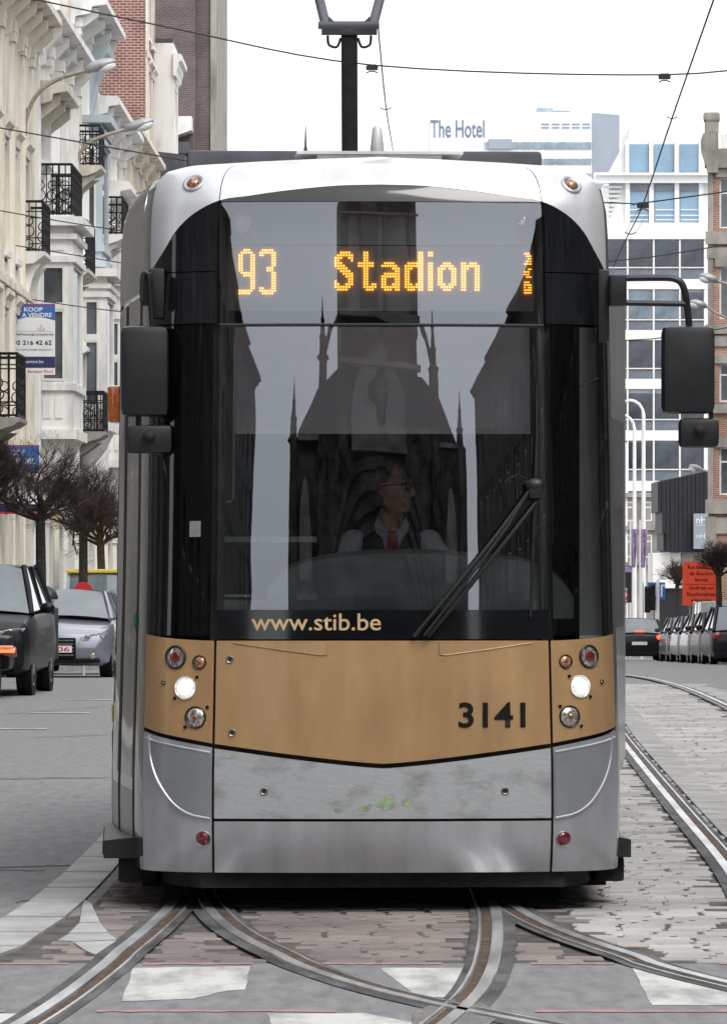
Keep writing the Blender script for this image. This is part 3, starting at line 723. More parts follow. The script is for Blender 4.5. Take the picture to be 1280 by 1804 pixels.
# ---- far: white office block
Yo = 360.0; so_ = S(Yo)
of = thing('office_block', 'white office building with dark glazed bands behind the right mirror', 'building', (0, Yo, gz(Yo)))
def ox(px): return wx(px, Yo)
def oz(py): return wz(py, Yo) - gz(Yo)
x0, x1 = ox(960), ox(1262)
m = MB(); m.box(x0, x1, .4, 18, -3, oz(392)); m.box(ox(1075), x1, 2.6, 16, oz(391.5), oz(305)); m.box(ox(1111), ox(1242), 3.2, 14, oz(304), oz(218)); m.build('core', M['office_white'], of)
# curtain wall: each floor has a tall pane row, a spandrel row and a white band
floors_ = [(422, 470, 490), (512, 562, 580), (598, 648, 666), (690, 738, 757), (777, 826, 846), (866, 912, 930), (950, 1000, 1016)]
cols_ = [960 + 46.3*k - 40 for k in range(0, 9)]
cols_ = [1105 - 46*2, 1105-46, 1105, 1151, 1197, 1241]
pw = 46/so_; ph = {}
for (a, b, c) in floors_:
    for i, cx in enumerate(cols_[:-1]):
        for (u, v, mt, nm) in ((a, b, 'office_glass', 'pane'), (b+2, c, 'spandrel', 'spandrel')):
            k = (mt, round(v-u)); hh = (v-u)/so_ - .08
            if mt == 'office_glass': mt = rnd.choice(('office_glass', 'office_glass', 'office_glass_mid', 'office_glass_blind')); k = (mt, k[1])
            if k not in ph: ph[k] = MB().box(.06, pw-.06, .12, .2, 0, (round(v-u))/so_-.1).data(nm, M[mt])
            link(nm, ph[k], of, (ox(cx), 0, oz(v)))
    MB().box(x0, x1, -.02, .398, oz(c+19), oz(c+1)).build('wall_band', M['office_white'], of)
    MB().box(ox(1000), ox(1242), .02, .3, oz(b+2), oz(b)).build('transom', M['frame'], of)
for cx in cols_: MB().box(ox(cx)-.06, ox(cx)+.06, 0, .3, oz(1040), oz(421)).build('mullion', M['frame'], of)
MB().box(ox(1242), ox(1262), .01, .39, -3, oz(395)).build('wall_end', M['office_white'], of)
MB().box(x0, x1, -.1, .39, oz(421), oz(392)).build('parapet', M['office_white'], of)
for (xa, xb) in ((1112, 1145), (1157, 1190), (1202, 1235)):
    f = MB().box(ox(xa), ox(xb), 3.05, 3.19, oz(297), oz(247)).build('window', M['office_blue'], of)
    MB().box(ox(xa)-.05, ox(xb)+.05, 2.95, 3.04, oz(301), oz(297)).build('sill', M['spandrel'], f)
    f = MB().box(ox(xa), ox(xb), 2.45, 2.59, oz(386), oz(320)).build('window', M['office_blue'], of)
    MB().box(ox(xa), ox(xb), 2.38, 2.44, oz(333), oz(320)).build('blind', M['spandrel'], f)
    for zz in (364, 374, 382): MB().box(ox(xa), ox(xb), 2.3, 2.36, oz(zz+1.5), oz(zz)).build('rail_bar', M['frame'], f)
for px in (1108, 1150, 1195, 1238): 
    MB().box(ox(px)-.12, ox(px)+.12, 2.7, 3.19, oz(303), oz(243)).build('pier', M['office_white'], of)
    MB().box(ox(px)-.15, ox(px)+.15, 2.2, 2.59, oz(391), oz(318)).build('pier', M['office_white'], of)
m = MB(); m.box(ox(1048), x1, 1.8, 2.58, oz(318), oz(300)); m.box(ox(1052), x1, 1.5, 2.0, oz(305), oz(301)); m.build('ledge', M['office_white'], of)
for k in range(8): MB().box(ox(1066), ox(1098-3*k), 2.2, 2.5, oz(327+8*k), oz(323+8*k)).build('louvre', M['lightgrey'], of)
MB().prism([(1075, 300), (1112, 300), (1112, 230)], lambda a, b: (ox(a), 3.3, oz(b)), lambda a, b: (ox(a), 13, oz(b))).build('sloping_wall', M['office_white'], of)

# ---- farthest: hotel slab with roof lettering
Yh = 620.0
ho = thing('hotel_tower', 'distant white tower with large roof lettering above the tram', 'building', (0, Yh, gz(Yh)))
def hx(px): return wx(px, Yh)
def hz(py): return wz(py, Yh) - gz(Yh)
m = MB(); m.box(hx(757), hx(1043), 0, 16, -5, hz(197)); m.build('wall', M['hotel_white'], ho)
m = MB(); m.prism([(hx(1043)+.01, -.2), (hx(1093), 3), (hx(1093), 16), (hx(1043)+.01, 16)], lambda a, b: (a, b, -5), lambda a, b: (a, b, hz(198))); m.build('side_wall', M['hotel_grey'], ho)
for (a, b) in ((250, 262), (279, 289), (305, 315)):
    for k in range(9):
        xa = 853 + k*21; MB().box(hx(xa), hx(xa+19.5), -.15, -.01, hz(b), hz(a)).build('window', M['hotel_glass'], ho)
for yy in (217, 223):
    for k in range(5): MB().box(hx(953+k*18), hx(953+k*18+14), -.12, -.01, hz(yy+2), hz(yy)).build('vent_slot', M['hotel_grey'], ho)
MB().box(hx(860), hx(901), -.4, -.02, hz(262), hz(245)).build('plant_box', M['hotel_grey'], ho)
m = MB(); m.box(hx(946), hx(975), 2, 8, hz(197), hz(187)); m.box(hx(976), hx(1006), 3, 8, hz(197), hz(190)); m.build('roof_plant', M['hotel_glass'], ho)
for px in (884, 935): MB().cyl((hx(px), 4, hz(197)), (hx(px), 4, hz(85 if px == 884 else 115)), .05, .02, 5).build('mast', M['lightgrey'], ho)
lt = link('lettering', text_mesh('The Hotel', M['hotel_ink'], (852-757)/S(Yh), 31/S(Yh), bold=.012), ho, (hx(758), -.06, hz(242)))

# ---- far right low buildings
Yc = 262.0
cb = thing('clad_pavilion', 'charcoal ribbed pavilion hung over a white wall at the far right', 'building', (0, Yc, gz(Yc)))
def cx_(px): return wx(px, Yc)
def cz_(py): return wz(py, Yc) - gz(Yc)
n = 13
for k in range(n):
    a = 1158+k*7.4; top = 848-k*1.6
    bot = 902 if k == 0 else (972 if k > 1 else 940)
    MB().box(cx_(a), cx_(a+6.6), -.1-.03*(k % 2), 6, cz_(bot), cz_(top)).build('cladding_panel', M['charcoal'], cb)
MB().box(cx_(1168), cx_(1256), .02, 5.9, cz_(970), cz_(850)).build('core', M['charcoal'], cb)
MB().box(cx_(1150), cx_(1199), .3, 5, cz_(1036), cz_(974)).build('white_wall', M['white'], cb)
MB().box(cx_(1160), cx_(1262), .5, 5, cz_(1130), cz_(1037)).build('shopfront', M['charcoal'], cb)
MB().box(cx_(1199.5), cx_(1262), .4, 5, cz_(1036), cz_(973)).build('shopfront', M['stone'], cb)
hs_ = thing('hotel_sign', 'grey hanging sign with two white letters on the charcoal pavilion', 'sign', (cx_(1220), Yc-.6, 0))
MB().box(0, cx_(1247)-cx_(1220), 0, .15, wz(967, Yc), wz(905, Yc)).build('board', M['hotel_grey'], hs_)
link('lettering', text_mesh('nH', M['sign_white'], .5, .33, bold=.01), hs_, (.12, -.02, wz(922, Yc)))
link('lettering', text_mesh('HOTELES', M['sign_white'], .45, .07), hs_, (.14, -.02, wz(927, Yc)))
link('lettering', text_mesh('nH', M['sign_white'], .4, .25), hs_, (.14, -.02, wz(949, Yc)))
sb = thing('stone_building', 'weathered grey stone facade left of the charcoal pavilion', 'building', (0, 300, gz(300)))
def bx_(px): return wx(px, 300)
def bz_(py): return wz(py, 300) - gz(300)
m = MB(); m.box(bx_(1040), bx_(1180), 0, 8, -2, bz_(868)); m.build('wall', M['stone'], sb)
for (a, b) in ((868, 876), (926, 934), (990, 996)): MB().box(bx_(1040), bx_(1181), -.25, -.002, bz_(b), bz_(a)).build('string_course', M['stone'], sb)
for px in (1060, 1085, 1110, 1140): 
    for (a, b) in ((884, 918), (942, 982)): window(sb, .5, (b-a)/S(300), (bx_(px), -.01, bz_(b)), -math.pi/2, sill=False)

# ---- behind the viewpoint: what the windscreen mirrors
ch = thing('church', 'dark stone church with a tall tower mirrored in the windscreen', 'church', (7.8, -60, 0), R(-5.2))
DS, PS = M['dark_stone'], M['pale_stone']
def arch(w_, h, n=10):           # pointed arch outline, springing at h-w*.9
    sp = h - w_*.95; P = [(-w_, 0), (-w_, sp)]
    for k in range(1, n): t = k/n; P.append((-w_*(1-t)**.75 if t < 1 else 0, sp+(h-sp)*math.sin(t*math.pi/2)))
    P.append((0, h)); return P + [(-a, b) for a, b in reversed(P[:-1])]
m = MB(); nave = [(-17, -1), (-17, 14), (-15.5, 19), (-12, 22.5), (-8, 24), (8, 24), (12, 22.5), (15.5, 19), (17, 14), (17, -1)]
m.prism(nave, lambda a, b: (a, -2.5, b), lambda a, b: (a, -40, b)); m.build('nave', DS, ch)
for k, (w_, h, y_) in enumerate(((11, 17.5, -2.2), (9.6, 16, -1.9), (8.2, 14.5, -1.6), (6.8, 13, -1.3))):
    A = arch(w_, h); B = arch(w_-.75, h-.9)
    mm = MB(); nA = len(A)
    for i in range(nA-1):
        mm.add([(A[i][0], y_, A[i][1]), (A[i+1][0], y_, A[i+1][1]), (B[i+1][0], y_, B[i+1][1]), (B[i][0], y_, B[i][1]),
                (A[i][0], y_-.9, A[i][1]), (A[i+1][0], y_-.9, A[i+1][1]), (B[i+1][0], y_-.9, B[i+1][1]), (B[i][0], y_-.9, B[i][1])],
               [(0,1,2,3), (0,4,5,1), (3,2,6,7)])
    mm.build('portal_arch', DS, ch)
m = MB(); m.prism([(p[0]*.55, p[1]*.68) for p in arch(9, 15)], lambda a, b: (a, -2.0, b), lambda a, b: (a, -2.45, b)); m.build('door', M['ink'], ch)
m = MB(); m.prism([(a*.50, 17.7+b*.58) for a, b in arch(9, 15)], lambda a, b: (a, -1.6, b), lambda a, b: (a, -2.49, b)); m.build('gable', PS, ch)
m = MB(); m.lathe((0, -1.55, 22.2), (0, 1, 0), [(0, 2.5), (.2, 2.5), (.3, 2.3), (.1, 2.2)], 28); m.build('rose_window', M['ink'], ch)
for q_ in range(8): MB().tube([(0, -1.3, 22.2), (2.3*math.cos(q_*.785), -1.3, 22.2+2.3*math.sin(q_*.785))], .12, 5).build('rose_tracery', PS, ch)
m = MB(); m.box(-6.8, 6.8, -16, -2.6, 24.02, 46); m.build('tower', DS, ch)
for x_ in (-6.2, -2.2, 2.2, 6.2): MB().box(x_-.7, x_+.7, -2.58, -1.6, 27.1, 47).build('buttress', DS, ch)
for x_ in (-4.2, 0, 4.2):
    m = MB(); m.prism([(x_+a*.13, 29+b*.6) for a, b in arch(9, 15)], lambda a, b: (a, -2.3, b), lambda a, b: (a, -2.59, b)); m.build('belfry_window', M['pale_stone'], ch)
    m = MB(); m.prism([(x_+a*.13, 39+b*.4) for a, b in arch(9, 15)], lambda a, b: (a, -2.3, b), lambda a, b: (a, -2.59, b)); m.build('belfry_window', M['ink'], ch)
for z_ in (24.3, 28.2, 37.6, 45.6): MB().box(-7.4, 7.4, -2.2, -1.2, z_, z_+.5).build('cornice', PS, ch)
MB().lathe((0, -9, 46), (0, 0, 1), [(0, 8), (3, 7), (7, 4.5), (9, 2), (14, .3)], 8).build('spire', DS, ch)
for x_, hh in ((-16.4, 23.5), (-11.0, 30), (11.0, 30), (16.4, 23.5)):
    m = MB(); m.box(x_-.7, x_+.7, -4, -1.9, -1, hh-5); m.lathe((x_, -3, hh-5), (0, 0, 1), [(0, 1.3), (.35, .75), (1.6, .62), (1.8, .8), (2.0, .5), (3.2, .3), (3.35, .42), (3.5, .22), (5, .04)], 6); m.build('pinnacle', DS, ch)
    sx = -1 if x_ > 0 else 1
    if abs(x_) < 12:
        MB().tube([(x_, -3, 25), (x_+sx*1.5, -3, 27.5), (x_+sx*4.3, -3, 29)], .35, 6).build('flying_buttress', DS, ch)
for q_ in range(9):                       # arcade and blind tracery on the church front
    x_ = -14+q_*3.5
    if abs(x_) > 11.3: MB().prism([(x_+a*.12, 8+b*.5) for a, b in arch(9, 15)], lambda a, b: (a, -2.3, b), lambda a, b: (a, -2.49, b)).build('lancet_window', PS, ch)
for z_ in (6.5, 18.4): 
    for sg in (-1, 1): MB().box(min(sg*11.4, sg*15.4), max(sg*11.4, sg*15.4), -2.2, -1.9, z_, z_+.4).build('string_course', PS, ch)
# terraces either side, behind and beside the viewpoint
HW = pm('terrace_render', (.22,.205,.185), .85, 0, .2, .5); HT = pm('terrace_dark_render', (.10,.092,.085), .85, 0, .2, .5)
def terrace(label, group, x, y, rz, mat, H):
    r_ = thing('terrace_house', label, 'house', (x, y, 0), rz, group); L = 9.0
    fl_ = ((1, 3.6), (5, 8), (9.4, 12), (13.2, 15.4)); ops_ = [(1.0+c*2.7, 2.4+c*2.7, a, b) for (a, b) in fl_ for c in range(3)]
    m_ = MB(); wall_openings(m_, L, H, ops_, .4); m_.box(-10, -.402, 0, .3, 0, H); m_.box(-10, -.402, L-.3, L, 0, H)
    m_.build('wall', mat, r_)
    for o_ in ops_:
        window(r_, 1.4, o_[3]-o_[2], (-.2, (o_[0]+o_[1])/2, o_[2]), sill=False)
    cornice(r_, L-.1, H-.4, .8, mat, 0); MB().box(-10, -.01, 0, L-.01, H+.01, H+.2).build('roof', M['slate'], r_)
    return r_
gl_, gr_ = 'terrace houses left of the viewpoint seen only as reflections', 'terrace houses right of the viewpoint seen only as reflections'
pl = terrace('dark terrace house behind the viewpoint mirrored at the windscreen left edge', gl_, -12.6, -44, 0, HT, 19.5)
pr = terrace('dark terrace house behind the viewpoint mirrored at the windscreen right edge', gr_, 20.5, -33, math.pi, HT, 18.5)
for k in range(1, 7):
    c = copy_tree(pl); c.location = (-12.6+.3*k, -44+9.02*k, 0)
for k in range(1, 10):
    c = copy_tree(pr); c.location = (20.5-.4*k, -33+9.02*k, 0)
    if k > 3: tag(c, 'dark terrace house right of the tram seen only mirrored in its right corner', None, 'terrace houses right of the tram seen only as reflections')
pc = terrace('grey terrace house left of the tram mirrored in its side', 'grey terrace houses mirrored in the tram side', Xf(24), 24, -.00868, HW, 15.5)
for k in range(1, 9):
    c = copy_tree(pc); c.location = (Xf(24+9.01*k), 24+9.01*k, gz(24+9.01*k))
for k in range(10, 27):
    c = copy_tree(pr); yk = -33+9.02*k; c.location = (lat(yk, 15.2), yk, gz(yk)); tag(c, 'dark terrace house right of the tram seen only mirrored in its right corner', None, 'terrace houses right of the tram seen only as reflections')
# ================================================================== the tram
TYAW = R(2.5); TX, TY = .093, 25.0
tram = thing('tram', 'silver and gold city tram numbered 3141 facing the viewer', 'tram', (TX, TY, 0), TYAW)
ct, st = math.cos(TYAW), math.sin(TYAW)
def loc2w(p): return (TX + ct*p[0] - st*p[1], TY + st*p[0] + ct*p[1], p[2])
def proj(p):
    X, Y, Z = loc2w(p); return (640 + X*F/Y, HY - (Z-EYE)*F/Y)
def tl(px, py, d):                        # photograph pixel at depth d behind the nose -> tram coordinates
    Y = TY + d; X = wx(px, Y) - TX
    return Vector((ct*X + st*d, -st*X + ct*d, wz(py, Y)))
PLAN = [(0,0),(.2,.004),(.4,.016),(.6,.036),(.78,.061),(.88,.090),(.97,.135),(1.04,.20),(1.09,.29),(1.115,.38),(1.13,.5),(1.155,.8),(1.19,1.2),(1.225,1.7),(1.245,2.2),(1.25,2.8),(1.25,4.5),(1.25,8.2)]
arc = [0.0]
PX = [(i/400*PLAN[-1][1],) for i in range(2)]
fine = smooth_path([(p[0], p[1], 0) for p in PLAN], 10); acc = [0.0]
for a, b in zip(fine, fine[1:]): acc.append(acc[-1] + (b-a).length)
TABX = [(s, p.x) for s, p in zip(acc, fine)]; TABY = [(s, p.y) for s, p in zip(acc, fine)]
def lin(tab, x):
    lo, hi = 0, len(tab)-1
    if x <= tab[0][0]: return tab[0][1]
    if x >= tab[-1][0]: return tab[-1][1]
    while hi-lo > 1:
        mid = (lo+hi)//2
        if tab[mid][0] <= x: lo = mid
        else: hi = mid
    t = (x-tab[lo][0])/(tab[hi][0]-tab[lo][0]); return tab[lo][1]*(1-t)+tab[hi][1]*t
def s_of_x(x): return lin([(b, a) for a, b in TABX if b <= 1.2499], x)
def s_of_y(y): return lin([(b, a) for a, b in TABY], y)
S_SEAM = s_of_x(.78); S_END = s_of_y(.32)
HWT = [(.1,1.155),(.2,1.165),(.6,1.17),(1.0,1.16),(1.6,1.145),(2.4,1.135),(2.9,1.13),(3.1,1.130),(3.22,1.128),(3.32,1.123),(3.40,1.112),(3.45,1.098),(3.49,1.075),(3.52,1.04),(3.55,.96)]
def th(z): return R(1.5 + (z-1.43)*7.5/1.97)
NZ = [(.1,.10),(.2,.055),(.32,.015),(.46,0),(.75,.0),(1.0,.004),(1.29,.02)]
yy = .02; z = 1.29
while z < 3.32:
    z += .05; yy += .05*math.tan(max(R(1), th(z))); NZ.append((z, yy))
NZ += [(3.38, NZ[-1][1]+.014), (3.42, NZ[-1][1]+.034), (3.46, NZ[-1][1]+.066), (3.50, NZ[-1][1]+.115), (3.53, NZ[-1][1]+.18), (3.55, NZ[-1][1]+.28)]
def pos0(s, z):
    a = abs(s); sg = 1 if s >= 0 else -1
    return Vector((sg*lin(TABX, a)*cat(HWT, z)/1.15, lin(TABY, a) + cat(NZ, z), z))
def pos(s, z, off=0.0):
    p = pos0(s, z)
    if off:
        e = .004; n = (pos0(s+e, z)-pos0(s-e, z)).cross(pos0(s, z+e)-pos0(s, z-e)).normalized()
        p = p + n*off
    return p
def zpx(py, s): return EYE + (HY-py)*(TY + lin(TABY, abs(s)))/F
def on_shell(px, py):
    lo, hi = -S_END*1.25, S_END*1.25
    for _ in range(40):
        mid = (lo+hi)/2; z = zpx(py, mid)
        if proj(pos(mid, z))[0] < px: lo = mid
        else: hi = mid
    return lo, zpx(py, lo)
def normal(s, z):
    e = .004; return (pos0(s+e, z)-pos0(s-e, z)).cross(pos0(s, z+e)-pos0(s, z-e)).normalized()
def panel(name, mat, s0, s1, zlo, zhi, ns, nz, off=0.0, thick=.014, parent=tram, smin=None, smax=None):
    fl, fh = (zlo if callable(zlo) else (lambda s: zlo)), (zhi if callable(zhi) else (lambda s: zhi))
    def P(i, j, o):
        v = j/nz
        if smax: 
            z = fl(0)+(fh(0)-fl(0))*v; a, b = smin(z), smax(z); s = a+(b-a)*i/ns
        else:
            s = s0+(s1-s0)*i/ns; z = fl(s)+(fh(s)-fl(s))*v
        return pos(s, z, o)
    m = MB(); W_ = ns+1
    vs = [P(i, j, off) for j in range(nz+1) for i in range(W_)]
    fs = [(j*W_+i, j*W_+i+1, (j+1)*W_+i+1, (j+1)*W_+i) for j in range(nz) for i in range(ns)]
    if thick:
        ring = [(i, 0) for i in range(W_)] + [(ns, j) for j in range(1, nz+1)] + [(i, nz) for i in range(ns-1, -1, -1)] + [(0, j) for j in range(nz-1, 0, -1)]
        base = len(vs); vs += [P(i, j, off-thick) for (i, j) in ring]; n = len(ring)
        for k in range(n):
            a = ring[k][1]*W_+ring[k][0]; b = ring[(k+1) % n][1]*W_+ring[(k+1) % n][0]
            fs.append((a, b, base+(k+1) % n, base+k))
    m.add(vs, fs); return m.build(name, mat, parent, smooth=True)
g_ = .006
sA = S_SEAM-g_; sB = S_SEAM+g_
ARCH = [(0, 318), (.2, 320), (.45, 329), (.65, 340), (S_SEAM, 348), (s_of_x(.90), 372), (s_of_x(.98), 402), (s_of_x(1.04), 440), (S_END, 480)]
def zarch(s): return zpx(cat(ARCH, abs(s)), s)
def t_c(s): return min(1, max(0, (abs(s)-S_SEAM)/(S_END-S_SEAM)))
def gold_lo(s): return zpx(1346-36*(min(abs(s), S_SEAM)/S_SEAM)**1.25 - 30*t_c(s), s)
def gold_hi(s): return zpx(1129-12*t_c(s)**1.5, s)
# dark inner shell seen through the joints
panel('inner_frame', M['under'], -S_END, S_END, .2, 1.27, 40, 12, -.03, 0)
panel('inner_frame', M['under'], sB-.05, S_END, zpx(572, 1), 3.4, 8, 10, -.035, 0)
panel('inner_frame', M['under'], -S_END, -sB+.05, zpx(572, 1), 3.4, 8, 10, -.035, 0)
# gold front and its lamp corners
panel('gold_front_panel', M['gold'], -sA, sA, gold_lo, gold_hi, 40, 14)
for sg in (-1, 1):
    panel('gold_corner_panel', M['gold'], sg*sB, sg*S_END, gold_lo, gold_hi, 16, 10)
    pn = panel('corner_bumper', M['silver'], sg*sB, sg*S_END, lambda s: .2, lambda s: gold_lo(s)-.02, 16, 18)
    CURVE = [(zpx(1441, 1), sB+.006), (zpx(1438, 1), s_of_x(.845)), (zpx(1431, 1), s_of_x(.90)), (zpx(1418, 1), s_of_x(.95)), (zpx(1400, 1), s_of_x(.99)), (zpx(1370, 1), s_of_x(1.035)), (zpx(1335, 1), s_of_x(1.062)), (zpx(1296, 1), s_of_x(1.07))]
    ctop = zpx(1309, 1)
    ins = MB()
    def insP(u, v, sg=sg):
        z0_ = CURVE[0][0]; zz = z0_ + (CURVE[-1][0]-z0_)*v; smax_ = cat(CURVE, zz)
        s_ = sB+.004+(smax_-sB-.004)*u; zt = min(zz, gold_lo(s_)-.05)
        return pos(sg*s_, zt, .006)
    ins.grid(insP, 10, 16); ins.build('grey_corner_inset', M['grey_panel'], tram, True)
    ed = [pos(sg*cat(CURVE, CURVE[0][0]+(CURVE[-1][0]-CURVE[0][0])*k/30), CURVE[0][0]+(CURVE[-1][0]-CURVE[0][0])*k/30, .006) for k in range(31)]
    MB().tube(ed, .007, 6).build('inset_edge', M['silver'], tram, True)  # thin tube on the raised edge, drawing its highlight as a silver line
    te = [pos(sg*(sB+.01+(S_END-.05-sB)*k/14), gold_lo(sB+.01+(S_END-.05-sB)*k/14)-.045, .004) for k in range(15)]
    MB().tube(te, .006, 6).build('inset_edge', M['silver'], tram, True)
panel('bumper_panel', M['worn'], -sA, sA, zpx(1443, 0), lambda s: gold_lo(s)-.022, 40, 12)
panel('lower_skirt', M['silver'], -sA, sA, .2, zpx(1448, 0), 30, 8)
for (pxa, py, rx_, rz2, mt) in ((640, 1425, .03, .012, 'scuff_green'), (680, 1415, .045, .035, 'scuff_green'), (715, 1413, .022, .02, 'scuff_green'), (595, 1428, .02, .008, 'scuff_green'), (405, 1333, .03, .008, 'scuff_green'),
                            (652, 1419, .012, .006, 'scuff_green')):
    s0_, z0_ = on_shell(pxa, py); m = MB(); n = 22; P = []
    for k in range(n):
        t = 2*math.pi*k/n; q = rnd.uniform(.8, 1.1); P.append(pos(s0_+math.cos(t)*rx_*q, z0_+math.sin(t)*rz2*q, .0015))
    c = pos(s0_, z0_, .0015); m.add([c]+P, [(0, 1+k, 1+(k+1) % n) for k in range(n)]); m.build('paint_scuff', M[mt], tram)
# recess step along the top of the gold panel
for sg in (-1, 1):
    m = MB(); P = [(.265, 1131), (.262, 1154), (.285, 1154), (.70, 1133)]
    m.add([pos(sg*a, zpx(b, 0), .0035) for a, b in P], [(0, 1, 2, 3)]); m.build('recess_lip', M['gold'], tram)
    MB().tube([pos(sg*a, zpx(b, 0), .003) for a, b in ((.262, 1132), (.262, 1153), (.29, 1154.5), (.48, 1145), (.70, 1133))], .003, 5).build('recess_edge', M['gold'], tram)
# glass
Z1, Z2, Z3, Z4 = zpx(1128, 0), zpx(1075, 0), zpx(570, 0), zpx(349, 0)
panel('windscreen_border', M['black_gloss'], -sA, sA, Z1+.004, Z2, 40, 4, 0, .01)
windscreen = panel('windscreen', M['screen'], -sA, sA, Z2+.001, Z3-.005, 48, 30, 0, 0)
panel('display_window', M['screen'], -sA, sA, Z3+.005, Z4-.003, 48, 14, 0, 0)
panel('upper_border', M['black_gloss'], -sA, sA, Z4, lambda s: zarch(s)-.002, 40, 4, 0, .01)
MB().tube([pos(-sA+2*sA*k/40, Z3, -.004) for k in range(41)], .009, 6).build('glass_joint', M['black_matt'], tram)
for sg in (-1, 1):
    panel('corner_pane', M['sideglass'], sg*sB, sg*(S_END), Z1-.0+.02, zpx(572, 1), 14, 20, 0, 0)
    panel('corner_pane', M['black_gloss'], sg*sB, sg*(S_END), zpx(569, 1), zpx(482, S_END), 14, 6, 0, .01)
    m = MB()
    def cp(u, v, sg=sg):
        s_ = sB+(S_END-sB)*u; lo = zpx(480, S_END)+.0; return pos(sg*s_, lo+(max(zarch(s_)-.004, lo+.001)-lo)*v, 0)
    m.grid(cp, 16, 10); m.build('corner_pane', M['black_gloss'], tram, True)
    m = MB(); m.quad(pos(sg*sA, Z2, -.03), pos(sg*sB, Z2, -.03), pos(sg*sB, Z4, -.03), pos(sg*sA, Z4, -.03)); m.build('pillar', M['black_matt'], tram)
    # inner cab pillar covers
    panel('pillar_cover', M['interior'], sg*(sA-.02), sg*(sB+.03), Z1, Z4, 3, 12, -.05, .03)
# forehead and roof shell
ZT = 3.549
def forehead(a, b, ns, nm):
    m = MB(); m.grid(lambda u, v: pos(a+(b-a)*u, zarch(a+(b-a)*u)+(ZT-zarch(a+(b-a)*u))*v), ns, 18); m.build(nm, M['forehead'], tram, True)
forehead(-S_SEAM+.0022, S_SEAM-.0022, 40, 'forehead_panel')
for sg in (-1, 1): forehead(sg*(S_SEAM+.0022), sg*S_END, 18, 'forehead_corner')
s_back = s_of_y(4.25)
m = MB(); ss = [0, .2, .4, .6, S_SEAM, .9, 1.0, 1.1, 1.2, S_END] + [S_END+(s_back-S_END)*k/10 for k in range(1, 11)]
ss = [-a for a in reversed(ss[1:])] + ss
rim = [pos(a, ZT) for a in ss]
for k0, k1 in ((1, .8), (.8, .4), (.4, .01)):
    for a, b in zip(rim, rim[1:]):
        q = lambda p, k: (p.x*k, p.y, ZT+.03*(1-k*k))
        m.quad(q(a, k0), q(b, k0), q(b, k1), q(a, k1))
m.build('roof', M['forehead'], tram, True)
# ---- side walls
for sg in (-1, 1):
    def side(name, ya, yb, za, zb, mat, off=0.0, nz=6, ns=6, th_=.014, par=tram):
        return panel(name, M[mat], sg*s_of_y(ya), sg*s_of_y(yb), za, zb, ns, nz, off, th_, par)
    YE = .32
    side('corner_post', YE+.004, .62, .2, ZT, 'silver_side', 0, 30)
    side('door_header', .62, 2.35, 2.95, ZT, 'silver_side', 0, 10)
    # double door: two glazed leaves in black seals
    for k, (ya, yb) in enumerate(((.66, 1.46), (1.50, 2.30))):
        d_ = side('door_leaf', ya, yb, .32, 2.93, 'silver_side', 0, 10)
        side('door_glass', ya+.10, yb-.10, .62, 2.8, 'pane', .0008, 10, 6, 0, d_)
        for yq in (ya, yb):
            side('door_seal', yq-.055, yq+.055, .32, 2.92, 'rubber', .0014, 12, 2, 0, d_)
        side('kick_plate', ya+.06, yb-.06, .34, .56, 'grey_panel', .0008, 3, 4, 0, d_)
    side('sill_panel', .62, 2.35, .2, .315, 'black_matt', 0, 2)
    side('side_panel', 2.40, 4.25, .2, 1.2, 'silver_side', 0, 8, 10)
    side('window_band', 2.40, 4.25, 1.205, 2.6, 'pane', -.001, 8, 10)
    side('upper_panel', 2.40, 4.25, 2.605, ZT, 'silver_side', 0, 14, 10)
    for yq in (2.38, 3.4): side('panel_joint', yq-.03, yq+.03, .25, 3.3, 'rubber', .0016, 14, 2, 0)
    # step board and guard under the door
    m = MB(); m.prism([(1.12, .24), (1.305 if sg < 0 else 1.215, .24), (1.305 if sg < 0 else 1.215, .325), (1.12, .345)], lambda a, b: (sg*a, .62, b), lambda a, b: (sg*a, 2.4, b)); m.build('step_board', M['black_matt'], tram)
    for k in (range(10) if sg < 0 else ()): MB().box(min(sg*1.306, sg*1.311), max(sg*1.306, sg*1.311), .66+k*.17, .76+k*.17, .255, .31).build('step_rib', M['rubber'], tram)
    MB().bbox(min(sg*1.05, sg*(1.235 if sg < 0 else 1.19)), max(sg*1.05, sg*(1.235 if sg < 0 else 1.19)), .7, 1.0, .12, .238, .015).build('step_bracket', M['under'], tram)
m = MB(); c = pos(-s_of_y(.72), wz(1093, 25.8)); m.ell(c+Vector((-.004, 0, 0)), .012, .02, .045); m.build('door_button', M['green_knob'], tram, True)
m = MB(); m.bbox(-1.30, -1.22, 4.05, 4.2, wz(745, 29.1), wz(680, 29.1), .02); m.build('side_indicator', M['orange_lens'], tram, True)
for k, zz in enumerate((.75, .9)): MB().box(-1.276, -1.268, 3.6, 3.8, zz*.9, zz*.9+.09).build('side_reflector', M['yellow'], tram)
